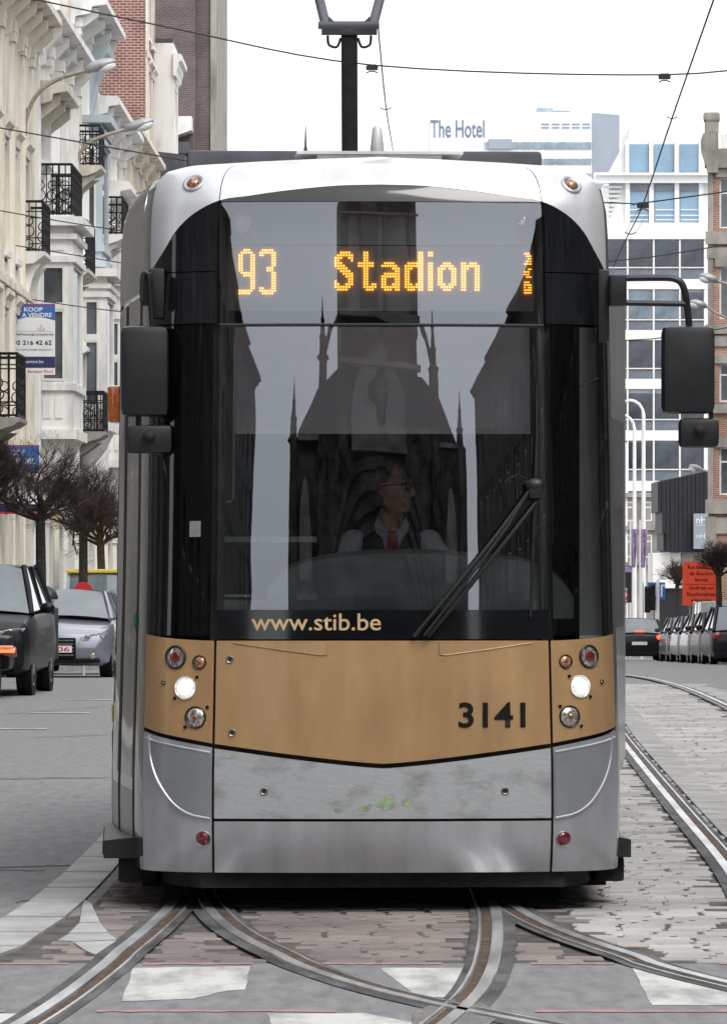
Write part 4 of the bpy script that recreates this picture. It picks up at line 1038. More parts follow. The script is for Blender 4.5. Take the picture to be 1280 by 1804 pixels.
# back wall, floor, underframe, wheels
MB().box(-1.1, 1.1, 4.22, 4.27, .3, 3.4).build('end_wall', M['under'], tram)
MB().box(-1.08, 1.08, .42, 4.2, .30, .36).build('floor', M['interior'], tram)
m = MB(); m.prism([(-.98, .42), (-.85, .16), (.85, .16), (.98, .42), (1.05, .9), (-1.05, .9)], lambda a, b: (a, b, .125), lambda a, b: (a, b, .205)); m.build('front_valance', M['under'], tram)
MB().box(-1.12, 1.12, .902, 4.2, .09, .29).build('underframe', M['under'], tram)  # box set low to stop light leaking and blacken the shade beneath the tram
for sg in (-1, 1): MB().box(sg*.86-.05, sg*.86+.05, 1.0, 1.5, .03, .124).build('life_guard', M['under'], tram)
for yq in (1.9, 3.6):
    for sg in (-1, 1):
        w_ = MB(); w_.lathe((sg*.66, yq, .31), (sg, 0, 0), [(0, .29), (.02, .32), (.05, .30), (.13, .29), (.13, .2), (.1, .18)], 28); w_.build('wheel', M['steel'], tram, True)
    MB().box(-1.05, 1.05, yq-.5, yq+.5, .06, .128).build('bogie', M['under'], tram)
# the following car, bent away round the curve behind the first
sec = bpy.data.objects.new('rear_module', None); col.objects.link(sec); sec.parent = tram; sec.location = (0, 4.3, 0); sec.rotation_euler = (0, 0, R(-9))
MB().bbox(-1.08, 1.08, .45, 7, .25, 3.48, .12).build('body', M['silver'], sec, True)
for k in range(6): MB().bbox(-1.0-.03*(k % 2), 1.0+.03*(k % 2), -.06+k*.085, .025+k*.085, .3, 3.4, .02).build('bellows_fold', M['rubber'], sec)
for sg in (-1, 1): MB().box(min(sg*1.081, sg*1.086), max(sg*1.081, sg*1.086), .8, 6.6, 1.25, 2.6).build('window_band', M['pane'], sec)
# ---- lamps
def lamp(px, py, r, mat, ring='chrome', ringw=.006, dome=.012, name='lamp', inner=None):
    s_, z_ = on_shell(px, py); n_ = normal(s_, z_); 
    c = pos(s_, z_)
    h = MB(); h.lathe(c, n_, [(-.02, r+ringw), (.004, r+ringw), (.007, r+ringw*.6), (.004, r), (-.004, r*.97)], 24); o = h.build(name, M[ring], tram, True)
    l_ = MB(); l_.lathe(c, n_, [(-.008, r*.99), (.001, r*.96), (dome*.7, r*.7), (dome, r*.25), (dome, .001)], 24); l_.build('lens', M[mat], o, True)
    if inner: 
        i_ = MB(); i_.lathe(c+n_*(dome*.8), n_, [(-.01, inner[1]), (.008, inner[1]*.9), (.012, inner[1]*.4)], 16); i_.build('reflector', M[inner[0]], o, True)
    return o
for (a, b, cpx, d) in (((309, 1158), (351, 1167), (327, 1212), (344, 1264)), ((1037, 1157), (996, 1166), (1021, 1210), (1003, 1263))):
    lamp(*a, .047, 'clear_lens', 'black_matt', .010, .006, 'rear_lamp', ('red_lens', .027))
    lamp(*b, .029, 'amber_lens', 'black_matt', .005, .010, 'marker_lamp')
    lamp(*cpx, .050, 'lamp_soft', 'chrome', .005, .012, 'headlamp', ('lamp_on', .037))
    lamp(*d, .047, 'clear_lens', 'black_matt', .006, .014, 'turn_signal', ('amber_lens', .014))
for p in ((358, 1477), (992, 1479)): lamp(*p, .033, 'red_lens', 'silver', .004, .012, 'reflex_reflector')
for p in ((341, 316), (1006, 317)): lamp(*p, .035, 'amber_lens', 'silver', .018, .02, 'roof_marker_lamp')
for p in ((405, 1162), (409, 1291), (465, 1394), (889, 1394)):
    lamp(*p, .011, 'under', 'steel', .007, .002, 'fastener')
for p in ((347, 1193), (308, 1230), (365, 1246), (326, 1281), (1002, 1192), (1039, 1228), (986, 1245), (1023, 1280)):
    lamp(*p, .006, 'under', 'under', .002, .001, 'fastener')
for p in ((288, 1203), (1059, 1202)): lamp(*p, .008, 'chrome', 'under', .003, .006, 'panel_lock')
# ---- lettering on the front
def wrap_text(body, px0, px1, py0, py1, mat, bold=0.0, d=0.0):
    a = tl(px0, py1, d); b = tl(px1, py0, d)
    me = text_mesh(body, M[mat], b.x-a.x, b.z-a.z, bold=bold)
    for v in me.vertices:
        x = a.x+v.co.x; z = a.z+v.co.z; s_ = (1 if x >= 0 else -1)*s_of_x(abs(x)*1.15/cat(HWT, z))
        v.co = pos(s_, z, .004)
    return link('lettering', me, tram)
wrap_text('3141', 808, 927, 1238, 1283, 'ink', .02)
wrap_text('www.stib.be', 443, 671, 1081, 1111, 'gold_ink', .008)
# ---- destination display: dot-matrix characters behind the upper glass
FONT = {
 '9': ["0011100","0111110","1100011","1100011","1100011","1100011","1100011","1100011","1100011","0111111","0011111","0000011","0000011","0000011","0000011","0000011","1111110","1111100"],
 '3': ["0111110","1111111","1100011","0000011","0000011","0000011","0000011","0001110","0001110","0000011","0000011","0000011","0000011","0000011","0000011","1100011","1111111","0111110"],
 'S': ["0011110","0111111","1110011","1100001","1110000","1111000","0111100","0011110","0001111","0000111","0000011","1000011","1100111","1111110","0111100"],
 't': ["0011000","0011000","0011000","0011000","1111110","1111110","0011000","0011000","0011000","0011000","0011000","0011000","0011011","0011111","0001110"],
 'a': ["0000000"]*4+["0111100","1111110","0000111","0000011","0111111","1111111","1100011","1100011","1100111","1111111","0111011"],
 'd': ["0000011"]*4+["0111111","1111111","1110011","1100011","1100011","1100011","1100011","1100011","1110111","1111111","0111011"],
 'i': ["11","11","00","00"]+["11"]*11,
 'o': ["0000000"]*4+["0011100","0111110","1110111","1100011","1100011","1100011","1100011","1100011","1110111","0111110","0011100"],
 'n': ["0000000"]*4+["1101110","1111111","1110011","1100011","1100011","1100011","1100011","1100011","1100011","1100011","1100011"],
 'I': ["1110","0111","0011","0111","1111","0000","0011","1110","1110","0111","0000","1110","1111","1011","1111","1111"],
}
disp = MB(); a, b = tl(398, 548, .36), tl(962, 352, .36); disp.box(a.x, b.x, .50, .56, a.z, b.z); disp = disp.build('destination_display', M['interior'], tram)
a, b = tl(400, 545, .36), tl(960, 430, .36); MB().box(a.x, b.x, .485, .498, a.z, b.z).build('display_screen', M['display_back'], disp)
a, b = tl(400, 428, .36), tl(960, 352, .36); MB().box(a.x, b.x, .487, .499, a.z, b.z).build('display_screen', M['grey_panel'], disp)
def led(chars, px0, px1, py0, py1, skew=False):
    A, B = tl(px0, py1, .36), tl(px1, py0, .36); widths = [len(FONT[c][0]) for c in chars]; tot = sum(widths)+1.6*(len(chars)-1); rows = len(FONT[chars[0]])
    dx = (B.x-A.x)/tot; dz = (B.z-A.z)/rows; x = A.x
    for c, wd in zip(chars, widths):
        m = MB()
        for r_, line in enumerate(FONT[c]):
            for q, bit in enumerate(line):
                if bit == '1':
                    cx, cz = x+(q+.5)*dx, B.z-(r_+.5)*dz; rad = min(dx, dz)*.42
                    m.add([(cx+rad*math.cos(t*math.pi/3), .472, cz+rad*math.sin(t*math.pi/3)) for t in range(6)], [(0,1,2,3,4,5)])
        m.build('led_character', M['led'], disp); x += (wd+1.6)*dx
led('93', 420, 487, 436, 517); led('Stadion', 590, 848, 440, 510); led('I', 926, 940, 441, 515)
for (px, py, r) in ((425, 390, .05), (925, 388, .035)):
    c = tl(px, py, .3); MB().lathe((c.x, .44, c.z), (0, -1, 0), [(0, r), (.02, r), (.03, r*.7), (.035, .01)], 20).build('ceiling_light', M['lampglass'] if px < 600 else M['chrome'], tram, True)
# ---- cab interior
a, b = tl(414, 757, .3), tl(936, 574, .3)
bl = MB(); bl.grid(lambda u, v: (a.x+(b.x-a.x)*u, .36+.06*v+.004*math.sin(u*40), a.z+(b.z-a.z)*v), 60, 4); blind = bl.build('sun_blind', M['blind'], tram, True)
MB().box(a.x, b.x, .35, .375, a.z-.018, a.z+.012).build('blind_bar', M['lightgrey'], blind)
MB().tube([tl(413, 590, .28), tl(412, 700, .28), tl(411, 878, .28), tl(406, 884, .28), tl(399, 884, .28)], .004, 6).build('blind_cord', M['lightgrey'], blind)
# dashboard hump
m = MB()
def dashP(u, v):
    px = 470+540*u; top = cat([(470, 1040), (500, 1000), (580, 976), (700, 967), (820, 972), (930, 985), (980, 1010), (1010, 1050)], px)
    py = 1090+(top-1090)*min(1, v*1.6); d = .22+.03*v if v < .625 else .24+(v-.625)*1.1
    return tl(px, py, d)
m.grid(dashP, 30, 12); m.build('dashboard', M['dash'], tram, True)
a, b = tl(385, 1073, .2), tl(965, 1050, .2); MB().box(a.x, b.x, .16, 1.0, Z1-.3, b.z-.02).build('dashboard_shelf', M['dash'], tram)
m = MB(); p, q = tl(395, 1052, .3), tl(442, 1046, .3); m.box(p.x, q.x, .3, .5, p.z, p.z+.012); m.build('papers', M['sign_white'], tram)
m = MB(); p, q = tl(396, 955, .3), tl(560, 945, .3); m.box(p.x, q.x, .45, .47, p.z, q.z+.0); m.build('grab_rail', M['dash'], tram)
MB().tube([tl(452, 1048, .3), tl(453, 960, .32), tl(455, 872, .34)], [.006, .006, .003], 6).build('microphone_stalk', M['black_matt'], tram)
# partition with a glazed door behind the driver, and cab ceiling
m = MB(); m.box(-1.06, -.45, 1.72, 1.76, .36, 3.0); m.box(.45, 1.06, 1.72, 1.76, .36, 3.0); m.box(-.448, .448, 1.72, 1.76, .36, 1.5); m.box(-.448, .448, 1.72, 1.76, 2.45, 3.0); m.build('partition', M['interior'], tram)
MB().box(-1.04, 1.04, .6, 4.2, 3.02, 3.06).build('ceiling', M['interior'], tram)
m = MB(); m.bbox(-.26, .28, 1.42, 1.56, 1.1, 2.05, .06); m.bbox(-.12, .14, 1.44, 1.54, 2.06, 2.22, .04); m.bbox(-.26, .28, .98, 1.5, .92, 1.06, .05); m.build('driver_seat', M['vest'], tram, True)
MB().box(-.15, .17, 1.1, 1.4, .36, .92).build('seat_pedestal', M['interior'], tram)
m = MB(); p = tl(343, 932, .2); s_, z_ = on_shell(344, 932); q = pos(s_, z_, .004); n_ = normal(s_, z_)
m.add([pos(s_-.028, z_-.037, .004), pos(s_+.028, z_-.037, .004), pos(s_+.028, z_+.037, .004), pos(s_-.028, z_+.037, .004)], [(0,1,2,3)]); m.build('hinge_plate', M['hinge'], tram)
# ---- wiper: pivot low, two arms, long upright blade
def on(px, py, off=.05):
    s_, z_ = on_shell(px, py); return pos(s_, z_, off)
wp = MB(); wp.tube([on(728, 1122, .03), on(800, 1035), on(870, 946), on(932, 862)], .011, 6); wp = wp.build('wiper', M['black_matt'], tram, True)
MB().tube([on(752, 1122, .03), on(815, 1046, .045), on(885, 957, .045), on(948, 876, .045)], .010, 6).build('wiper_arm', M['black_matt'], wp, True)
MB().tube([on(745, 1120, .05), on(815, 1030, .07), on(888, 930, .075), on(925, 868, .07)], .007, 6).build('wiper_arm', M['black_matt'], wp, True)
MB().tube([on(944, 674, .012), on(945, 760, .016), on(942, 860, .03), on(938, 960, .016), on(933, 1088, .012)], [.006, .010, .015, .010, .006], 6).build('wiper_blade', M['black_matt'], wp, True)
m = MB(); c = on(938, 857, .055); m.ell(c, .045, .025, .035); m.bbox(c.x-.03, c.x+.03, c.y-.02, c.y+.02, c.z-.06, c.z+.01, .01); m.build('wiper_head', M['black_matt'], wp, True)
MB().tube([on(925, 846, .06), on(905, 838, .09), on(884, 850, .08), on(890, 880, .06)], .004, 5).build('washer_hose', M['black_matt'], wp)
# ---- mirrors
def mirror(boxpx, smallpx, d, arms, clamp):
    o = MB(); x0, y0_, x1, y1_ = boxpx; a, b = tl(x0, y1_, d), tl(x1, y0_, d)
    o.bbox(a.x, b.x, a.y-.0, a.y+.14, a.z, b.z, .035); o = o.build('mirror', M['black_matt'], tram, True)
    a, b = tl(smallpx[0], smallpx[3], d), tl(smallpx[2], smallpx[1], d); MB().bbox(a.x, b.x, a.y+.02, a.y+.12, a.z, b.z, .025).build('kerb_mirror', M['black_matt'], o, True)
    c = tl((smallpx[0]+smallpx[2])/2, (smallpx[1]+smallpx[3])/2-4, d); MB().ell(c+Vector((0, 0, 0)), .03, .035, .028).build('mirror_joint', M['rubber'], o, True)
    for pts, r in arms: MB().tube(smooth_path([tl(*p, d+.07) for p in pts], 6), r, 8).build('mirror_arm', M['black_matt'], o, True)
    for (x0, y0_, x1, y1_, dd, t) in clamp:
        a, b = tl(x0, y1_, dd), tl(x1, y0_, dd); MB().bbox(a.x, b.x, a.y, a.y+t, a.z, b.z, .012).build('mirror_bracket', M['black_matt'], o, True)
mirror((213, 573, 297, 733), (222, 748, 303, 798), .12, [([(268, 580), (264, 520), (262, 490), (257, 480), (251, 490), (250, 530)], .012), ([(243, 730), (243, 758), (255, 768)], .010)], [(248, 478, 268, 538, .2, .06), (262, 472, 290, 560, .28, .1)])
mirror((1168, 573, 1260, 728), (1198, 736, 1268, 788), .18, [([(1085, 490), (1150, 489), (1188, 491), (1203, 505), (1210, 540), (1214, 580)], .016), ([(1085, 533), (1150, 534), (1209, 535)], .014), ([(1252, 722), (1252, 750), (1245, 758)], .010)], [(1074, 483, 1104, 538, .22, .12), (1053, 474, 1073, 602, .30, .06)])
# ---- roof equipment
a, b = tl(330, 285, 1.3), tl(955, 265, 1.3); MB().bbox(a.x, b.x, 1.3, 2.6, ZT-.02, b.z, .02).build('roof_pod', M['roofgrey'], tram, True)
a, b = tl(522, 281, 1.0), tl(815, 267, 1.0); m = MB(); m.box(a.x, b.x, .95, 1.28, b.z-.014, b.z); m.box(a.x+.1, b.x-.1, 1.0, 1.25, ZT, b.z-.016); m.build('aerial_plate', M['lightgrey'], tram)
c = tl(664, 262, 1.6); MB().lathe((c.x, c.y, c.z-.03), (0, 0, 1), [(0, .036), (.03, .034), (.13, .024), (.145, .012)], 16).build('aerial', M['lightgrey'], tram, True)
c = tl(538, 264, 1.6); MB().lathe((c.x, c.y, c.z-.02), (0, 0, 1), [(0, .014), (.04, .006), (.14, .002)], 8).build('whip_aerial', M['roofgrey'], tram)
for px in (380, 470, 588, 720): c = tl(px, 265, 1.4); MB().ell((c.x, c.y+.1, c.z), .012, .012, .006, 8, 4).build('roof_bolt', M['steel'], tram)
# pantograph: lower arm, knee tube, two upper arms
pd = 5.0
pa = MB(); c0, c1 = tl(616, 300, 6.4), tl(615, 60, pd); pa.cyl(c0, c1, .048, .046, 16); pa = pa.build('pantograph', M['under'], tram, True)
a, b = tl(566, 49, pd), tl(664, 49, pd); MB().cyl((a.x, a.y, a.z), (b.x, b.y, b.z), .040, n=12).build('knee_tube', M['roofgrey'], pa, True)
a, b = tl(560, 44, pd-.1), tl(668, 44, pd-.1); MB().cyl(a, b, .022, n=10).build('knee_shaft', M['roofgrey'], pa, True)
for (p, q, s2) in (((575, 50), (552, -45), -1), ((655, 50), (680, -45), 1)):
    MB().tube([tl(*p, pd-.05), tl((p[0]+q[0])/2, (p[1]+q[1])/2, pd+.4), tl(*q, pd+.9)], .028, 10).build('upper_arm', M['roofgrey'], pa, True)
    x0 = p[0]; MB().prism([(x0, 52), (x0+s2*-4, 28), (x0+s2*-26, 48)], lambda u, v: tl(u, v, pd-.07), lambda u, v: tl(u, v, pd-.03)).build('gusset', M['roofgrey'], pa)
    MB().tube(smooth_path([tl(x0-2*s2, 62, pd), tl(x0-4*s2, 78, pd), tl(x0-18*s2, 82, pd), tl(x0-25*s2, 66, pd)], 5), .008, 5).build('cable', M['wire'], pa)
a, b = tl(520, -60, pd+.9), tl(712, -60, pd+.9); MB().cyl(a, b, .02).build('collector_bow', M['roofgrey'], pa)

# ================================================================== the driver (seated, head turned to the picture's right)
def remesh(m, name, mat, parent, vox, sm=3):
    me = m.data('tmp', mat); o = bpy.data.objects.new('tmp', me); col.objects.link(o)
    r_ = o.modifiers.new('r', 'REMESH'); r_.mode = 'VOXEL'; r_.voxel_size = vox
    s2 = o.modifiers.new('s', 'SMOOTH'); s2.iterations = sm; s2.factor = .5
    dg = bpy.context.evaluated_depsgraph_get(); dg.update()
    me2 = bpy.data.meshes.new_from_object(o.evaluated_get(dg)); bpy.data.objects.remove(o)
    me2.name = name; me2.materials.clear(); me2.materials.append(mat)
    for p in me2.polygons: p.use_smooth = True
    return link(name, me2, parent)
hc = tl(691, 862, 1.15); DX, DY, DZ = hc.x, 1.22, hc.z
drv = thing('person', 'tram driver in dark vest, striped shirt and red tie looking sideways', 'person', loc2w((DX, DY, 0)), TYAW)
HD = Matrix.Rotation(R(62), 3, 'Z')            # head turn
def hp(x, y, z): 
    v = HD @ Vector((x, y, z)); return Vector((v.x, v.y, DZ+v.z))
HR = HD
b = MB()
b.ell(hp(0, .012, .025), .078, .100, .105, 18, 12, HR); b.ell(hp(0, -.025, -.055), .060, .075, .068, 14, 9, HR)
b.ell(hp(0, -.075, -.095), .030, .026, .022, 10, 7, HR)                        # chin
b.ell(hp(0, -.108, -.012), .013, .022, .026, 10, 7, HR); b.ell(hp(0, -.092, .018), .011, .014, .03, 8, 6, HR)     # nose
b.ell(hp(0, -.095, -.055), .026, .012, .012, 10, 6, HR)                        # lips
b.ell(hp(0, -.085, .042), .052, .018, .012, 10, 6, HR)                         # brow
for sg in (-1, 1):
    b.ell(hp(sg*.080, .02, -.005), .010, .022, .034, 8, 7, HR); b.ell(hp(sg*.045, -.07, -.02), .022, .022, .022, 8, 6, HR)
b.cyl((0, .035, DZ-.02), (0, .05, DZ-.20), .056, .062, 14)
SH = DZ-.235                                                                   # shoulder height
b.ell((0, .07, SH-.14), .185, .115, .19); b.ell((0, .06, SH-.02), .17, .085, .075); b.ell((0, .08, SH-.40), .165, .115, .20)
def limb(pts, rs):
    for (p, q), (r0, r1) in zip(zip(pts, pts[1:]), zip(rs, rs[1:])): b.cyl(p, q, r0, r1, 12); b.ell(q, r1, r1, r1, 10, 7)
arms = []
for sg in (-1, 1):
    P = [(sg*.185, .06, SH-.03), (sg*.275, -.04, SH-.29), (sg*.20, -.30, SH-.37), (sg*.18, -.37, SH-.37)]
    if sg > 0: P = [(.185, .06, SH-.03), (.33, -.08, SH-.24), (.30, -.33, SH-.34), (.29, -.40, SH-.34)]
    arms.append(P); b.ell(P[0], .066, .066, .07); limb(P, [.058, .046, .030, .028])
    hx_, hy_, hz2 = P[3]; b.ell((hx_, hy_-.04, hz2), .042, .05, .018)
    for k, ln in enumerate((.062, .075, .07, .052)):
        fx_ = hx_-.03+.02*k; b.cyl((fx_, hy_-.075, hz2), (fx_, hy_-.075-ln*.55, hz2-.008), .0095, .009, 8); b.cyl((fx_, hy_-.075-ln*.55, hz2-.008), (fx_, hy_-.075-ln*.8, hz2-.03), .009, .008, 8); b.ell((fx_, hy_-.075-ln*.8, hz2-.03), .008, .008, .008, 7, 5)
    b.cyl((hx_-sg*.035, hy_-.02, hz2), (hx_-sg*.065, hy_-.065, hz2-.01), .012, .009, 8)
    limb([(sg*.09, .06, SH-.54), (sg*.12, -.38, SH-.52), (sg*.12, -.42, SH-.98)], [.085, .06, .045]); b.ell((sg*.12, -.48, SH-1.02), .045, .12, .04)
body = remesh(b, 'body', M['skin'], drv, .008, 3)
# clothing follows the same forms, a little larger
v = MB(); v.ell((0, .07, SH-.14), .203, .133, .20); v.ell((0, .06, SH-.025), .178, .102, .080); v.ell((0, .08, SH-.40), .182, .132, .2)
remesh(v, 'vest', M['vest'], drv, .012, 4)
for P in arms:
    t = MB(); t.ell(P[0], .070, .072, .074); t.cyl(P[0], P[1], .067, .058, 14); t.ell(P[1], .058, .058, .058); t.cyl(P[1], P[2], .062, .046, 14); remesh(t, 'shirt_sleeve', M['shirt'], drv, .012, 3)
t = MB()
for sg in (-1, 1): t.prism([(sg*.004, SH+.0), (sg*.07, SH+.10), (sg*.085, SH+.06), (sg*.045, SH-.09)], lambda x, z: (x, -.075+abs(x)*.9, z), lambda x, z: (x, -.06+abs(x)*.9, z))
t.build('collar', M['shirt'], drv)
t = MB(); t.prism([(-.02, SH+.02), (.02, SH+.02), (.028, SH-.04), (.035, SH-.25), (0, SH-.29), (-.035, SH-.25), (-.028, SH-.04)], lambda x, z: (x, -.088, z), lambda x, z: (x, -.07, z)); t.build('tie', M['tie'], drv)
t = MB(); t.ell(hp(0, .03, .045), .083, .098, .092, 18, 12, HR); t.ell(hp(0, .055, -.01), .080, .072, .075, 16, 10, HR); remesh(t, 'hair', M['hair'], drv, .008, 2)
t = MB()
for sg in (-1, 1):
    t.tube([hp(sg*.036+.024*math.cos(k*.5236), -.104, .018+.018*math.sin(k*.5236)) for k in range(13)], .0025, 5, False); t.tube([hp(sg*.06, -.10, .022), hp(sg*.082, -.04, .022), hp(sg*.086, .025, .015)], .003, 5)
t.tube([hp(-.012, -.106, .022), hp(.012, -.106, .022)], .0025, 5); t.build('glasses', M['ink'], drv)
for sg in (-1, 1): MB().ell(hp(sg*.034, -.086, .016), .012, .010, .009, 8, 6, HR).build('eye', M['sign_white'], drv, True)
MB().ell(hp(0, -.104, -.056), .022, .004, .003, 8, 5, HR).build('mouth', M['tie'], drv, True)
# ================================================================== cars
def car(name, label, L, W, H, paint, loc, rz, style='hatch', tail='tail', plate_txt=None, group=None, facing='front', suv=False):
    r_ = thing(name, label, 'van' if style == 'van' else 'car', loc, rz, group)
    hw = W/2; gc = .19 if not suv else .28; belt = H*.62; hood = H*.60
    wb0 = L*.19; wb1 = L*.80; wr = .31 if not suv else .37
    if style == 'van': ST = [(0, .40, .60, .84), (.05, gc, .80, .93), (.35, gc, .98, .98), (.8, gc, 1.10, 1), (L*.45, gc, 1.12, 1), (L-.1, gc, 1.14, 1), (L, gc+.1, 1.05, .96)]; belt = 1.12; ws0, ws1, rr0, rr1 = .55, 1.25, L-.35, L-.02
    elif suv: ST = [(0, .48, .72, .80), (.05, .30, .86, .92), (.25, gc, .98, .98), (1.0, gc, 1.06, 1), (1.35, gc, 1.08, 1), (L*.6, gc, 1.10, 1), (L-.2, gc, 1.10, .98), (L-.03, gc+.05, .95, .95), (L, .5, .8, .88)]; belt = 1.07; ws0, ws1, rr0, rr1 = 1.15, 1.85, L-.75, L-.2
    else: ST = [(0, .40, .58, .74), (.06, .24, .70, .86), (.25, gc, .78, .95), (.9, gc, .90, 1), (1.2, gc, .94, 1), (L*.55, gc, .96, 1), (L-.45, gc, .98, .99), (L-.06, gc+.03, .88, .93), (L, .42, .74, .86)]; belt = .95; ws0, ws1, rr0, rr1 = 1.0, 1.75, L-.95, L-.25
    m = MB(); n = 13
    def ring(y, zb, zt, k):
        w_ = hw*k; zm = zb+(zt-zb)*.55
        P = [(-w_*.86, zb), (-w_*.97, zb+.06), (-w_, zb+(zt-zb)*.3), (-w_*1.0, zm), (-w_*.97, zt-.09), (-w_*.90, zt-.02), (0, zt+.03)]
        return [(p[0], y, p[1]) for p in P] + [(-p[0], y, p[1]) for p in reversed(P[:-1])]
    rows = [ring(cat([(s[0], s[0]) for s in ST], y), cat([(s[0], s[1]) for s in ST], y), cat([(s[0], s[2]) for s in ST], y), cat([(s[0], s[3]) for s in ST], y)) for y in sorted({s[0] for s in ST} | {L*k/16 for k in range(17)})]
    for a, b in zip(rows, rows[1:]): m.add(a+b, [(i, i+1, n+i+1, n+i) for i in range(n-1)] + [(n-1, 0, n, 2*n-1)])
    m.add(rows[0], [tuple(range(n))]); m.add(rows[-1], [tuple(range(n))]); m.build('body', paint, r_, True)
    # glasshouse
    tw = hw*.74 if style != 'van' else hw*.88; bw = hw*.93
    zr = H-.05
    def pane(nm, A, B, C_, D, bulge):
        mm = MB(); A, B, C_, D = map(Vector, (A, B, C_, D)); nn = (B-A).cross(D-A).normalized()
        mm.grid(lambda u, v: A*(1-u)*(1-v)+B*u*(1-v)+C_*u*v+D*(1-u)*v + nn*bulge*(1-(2*u-1)**2), 8, 3); mm.build(nm, M['carglass'], r_, True)
    pane('windscreen', (-bw, ws0, belt), (bw, ws0, belt), (tw, ws1, zr), (-tw, ws1, zr), .07)
    pane('rear_window', (bw*.97, rr1, belt), (-bw*.97, rr1, belt), (-tw, rr0, zr), (tw, rr0, zr), .06)
    for sg in (-1, 1):
        mid = (ws1+rr0)/2
        for (y0, y1, yt0, yt1) in ((ws0+.05, mid-.03, ws1+.02, mid-.03), (mid+.03, rr1-.06, mid+.03, rr0)):
            mm = MB(); P = [(sg*bw, y0, belt), (sg*bw, y1, belt), (sg*tw, yt1, zr-.02), (sg*tw, yt0, zr-.02)]; mm.poly(P); mm.build('side_window', M['carglass'], r_)
        MB().tube([(sg*bw*.99, ws0, belt-.01), (sg*(bw+tw)/2, (ws0+ws1)/2, (belt+zr)/2+.02), (sg*tw, ws1, zr)], .038, 6).build('pillar', paint, r_, True); MB().tube([(sg*bw*.98, rr1, belt-.01), (sg*tw, rr0, zr)], .055, 6).build('pillar', paint, r_, True); MB().tube([(sg*bw, mid, belt), (sg*tw, mid, zr)], .03, 6).build('pillar', paint, r_, True)
    rf = MB(); rf.grid(lambda u, v: (-tw*1.03+2.06*tw*u, ws1-.04+(rr0+.06-ws1)*v, zr-.01+.06*(1-(2*u-1)**2)*(1-.4*(2*v-1)**2)), 10, 8); rf.build('roof', paint if style != 'yellow' else M['yellow'], r_, True)
    # wheels
    for sg in (-1, 1):
        for yq in (wb0, wb1):
            w_ = MB(); w_.lathe((sg*(hw-.235), yq, wr), (sg, 0, 0), [(0, wr*.8), (.01, wr*.97), (.05, wr), (.16, wr), (.2, wr*.95), (.21, wr*.72)], 24); w_ = w_.build('wheel', M['tyre'], r_, True)
            MB().lathe((sg*(hw-.03), yq, wr), (sg, 0, 0), [(0, wr*.70), (.012, wr*.66), (.004, wr*.5), (.012, wr*.15), (.015, .01)], 20).build('rim', M['chrome'], w_, True)
            MB().lathe((sg*(hw-.125), yq, wr+.01), (sg, 0, 0), [(0, wr*1.16), (.104, wr*1.16), (.104, wr*.9)], 24).build('wheel_arch', M['ink'], r_, True)
        mi = MB(); mi.ell((sg*(hw+.10), ws0+.38, belt+.07), .10, .06, .075); mi.cyl((sg*(hw-.08), ws0+.42, belt), (sg*(hw+.05), ws0+.4, belt+.04), .025); mi.build('wing_mirror', paint, r_, True)
    # front
    zf = ST[1][2]
    for sg in (-1, 1):
        hl = MB(); hl.prism([(.40, -.09), (.62, -.11), (.86, -.02), (.93, .07), (.80, .07), (.46, .01)], lambda a, b: (sg*hw*a, -.02+.34*max(0, a-.45), zf-.04+b), lambda a, b: (sg*hw*a*.98, .25+.3*max(0, a-.45), zf-.04+b*.9)); hl = hl.build('headlight', M['lampglass2'], r_)
        for a in (.56, .72): MB().lathe((sg*hw*a, -.02+.34*(a-.45), zf-.06+.1*(a-.5)), (0, -1, 0), [(0, .05), (.012, .045), (.014, .02)], 14).build('bulb', M['chrome'], hl, True)
        fg = MB(); fg.lathe((sg*hw*.66, .05, gc+.16), (0, -1, 0), [(0, .05), (.05, .05), (.06, .03)], 12); fg.build('fog_lamp', M['clear_lens'], r_, True)
    MB().bbox(-hw*.36, hw*.36, -.035, .05, gc+.12, zf-.05, .03).build('grille', M['ink'], r_, True)
    for k in range(5): MB().box(-hw*.32, hw*.32, -.042, -.036, gc+.17+k*.06, gc+.185+k*.06).build('grille_bar', M['steel'], r_)
    MB().bbox(-hw*.8, hw*.8, -.01, .1, gc+.05, gc+.12, .02).build('lower_intake', M['ink'], r_, True)
    p = MB(); p.box(-.26, .26, -.055, -.045, gc+.22, gc+.33); p = p.build('number_plate', M['plate'], r_)
    if plate_txt: link('lettering', text_mesh(plate_txt, M['sign_red'], .44, .075, bold=.01), p, (-.22, -.058, gc+.237))
    # rear
    zb = ST[-2][2]
    for sg in (-1, 1):
        tl_ = MB(); tl_.ell((sg*hw*.80, L-.07, zb-.06 if style != 'van' else 1.0), hw*.15, .09, .10, 12, 8); tl_.build('tail_light', M[tail], r_, True)
    if tail == 'tail_on': MB().box(-.14, .14, L-.10, L+.0, belt+.06, belt+.10).build('brake_light', M['tail_on'], r_)
    MB().box(-.26, .26, L-.01, L+.012, gc+.38, gc+.49).build('number_plate', M['plate'], r_)
    MB().bbox(-hw*.8, hw*.8, L-.06, L+.015, gc+.02, gc+.16, .02).build('rear_bumper', M['ink'], r_, True)
    return r_
def cl(px, Y): return (wx(px, Y), Y, gz(Y))
car('suv', 'black four-wheel drive car parked at the far left edge facing us', 4.5, 1.86, 1.74, M['car_black'], (wx(-74, 69.5), 69.5, gz(69.5)), R(-1.5), suv=True)
car('parked_car', 'silver-blue hatchback with plate 106 parked behind the black car', 4.25, 1.78, 1.43, M['car_silver'], (wx(99, 87.5), 87.5, gz(87.5)), R(-1.5), plate_txt='1-106')
car('parked_car', 'pale blue car mostly hidden behind the silver-blue hatchback', 4.2, 1.75, 1.45, M['car_blue'], (wx(142, 96), 96, gz(96)), R(-1))
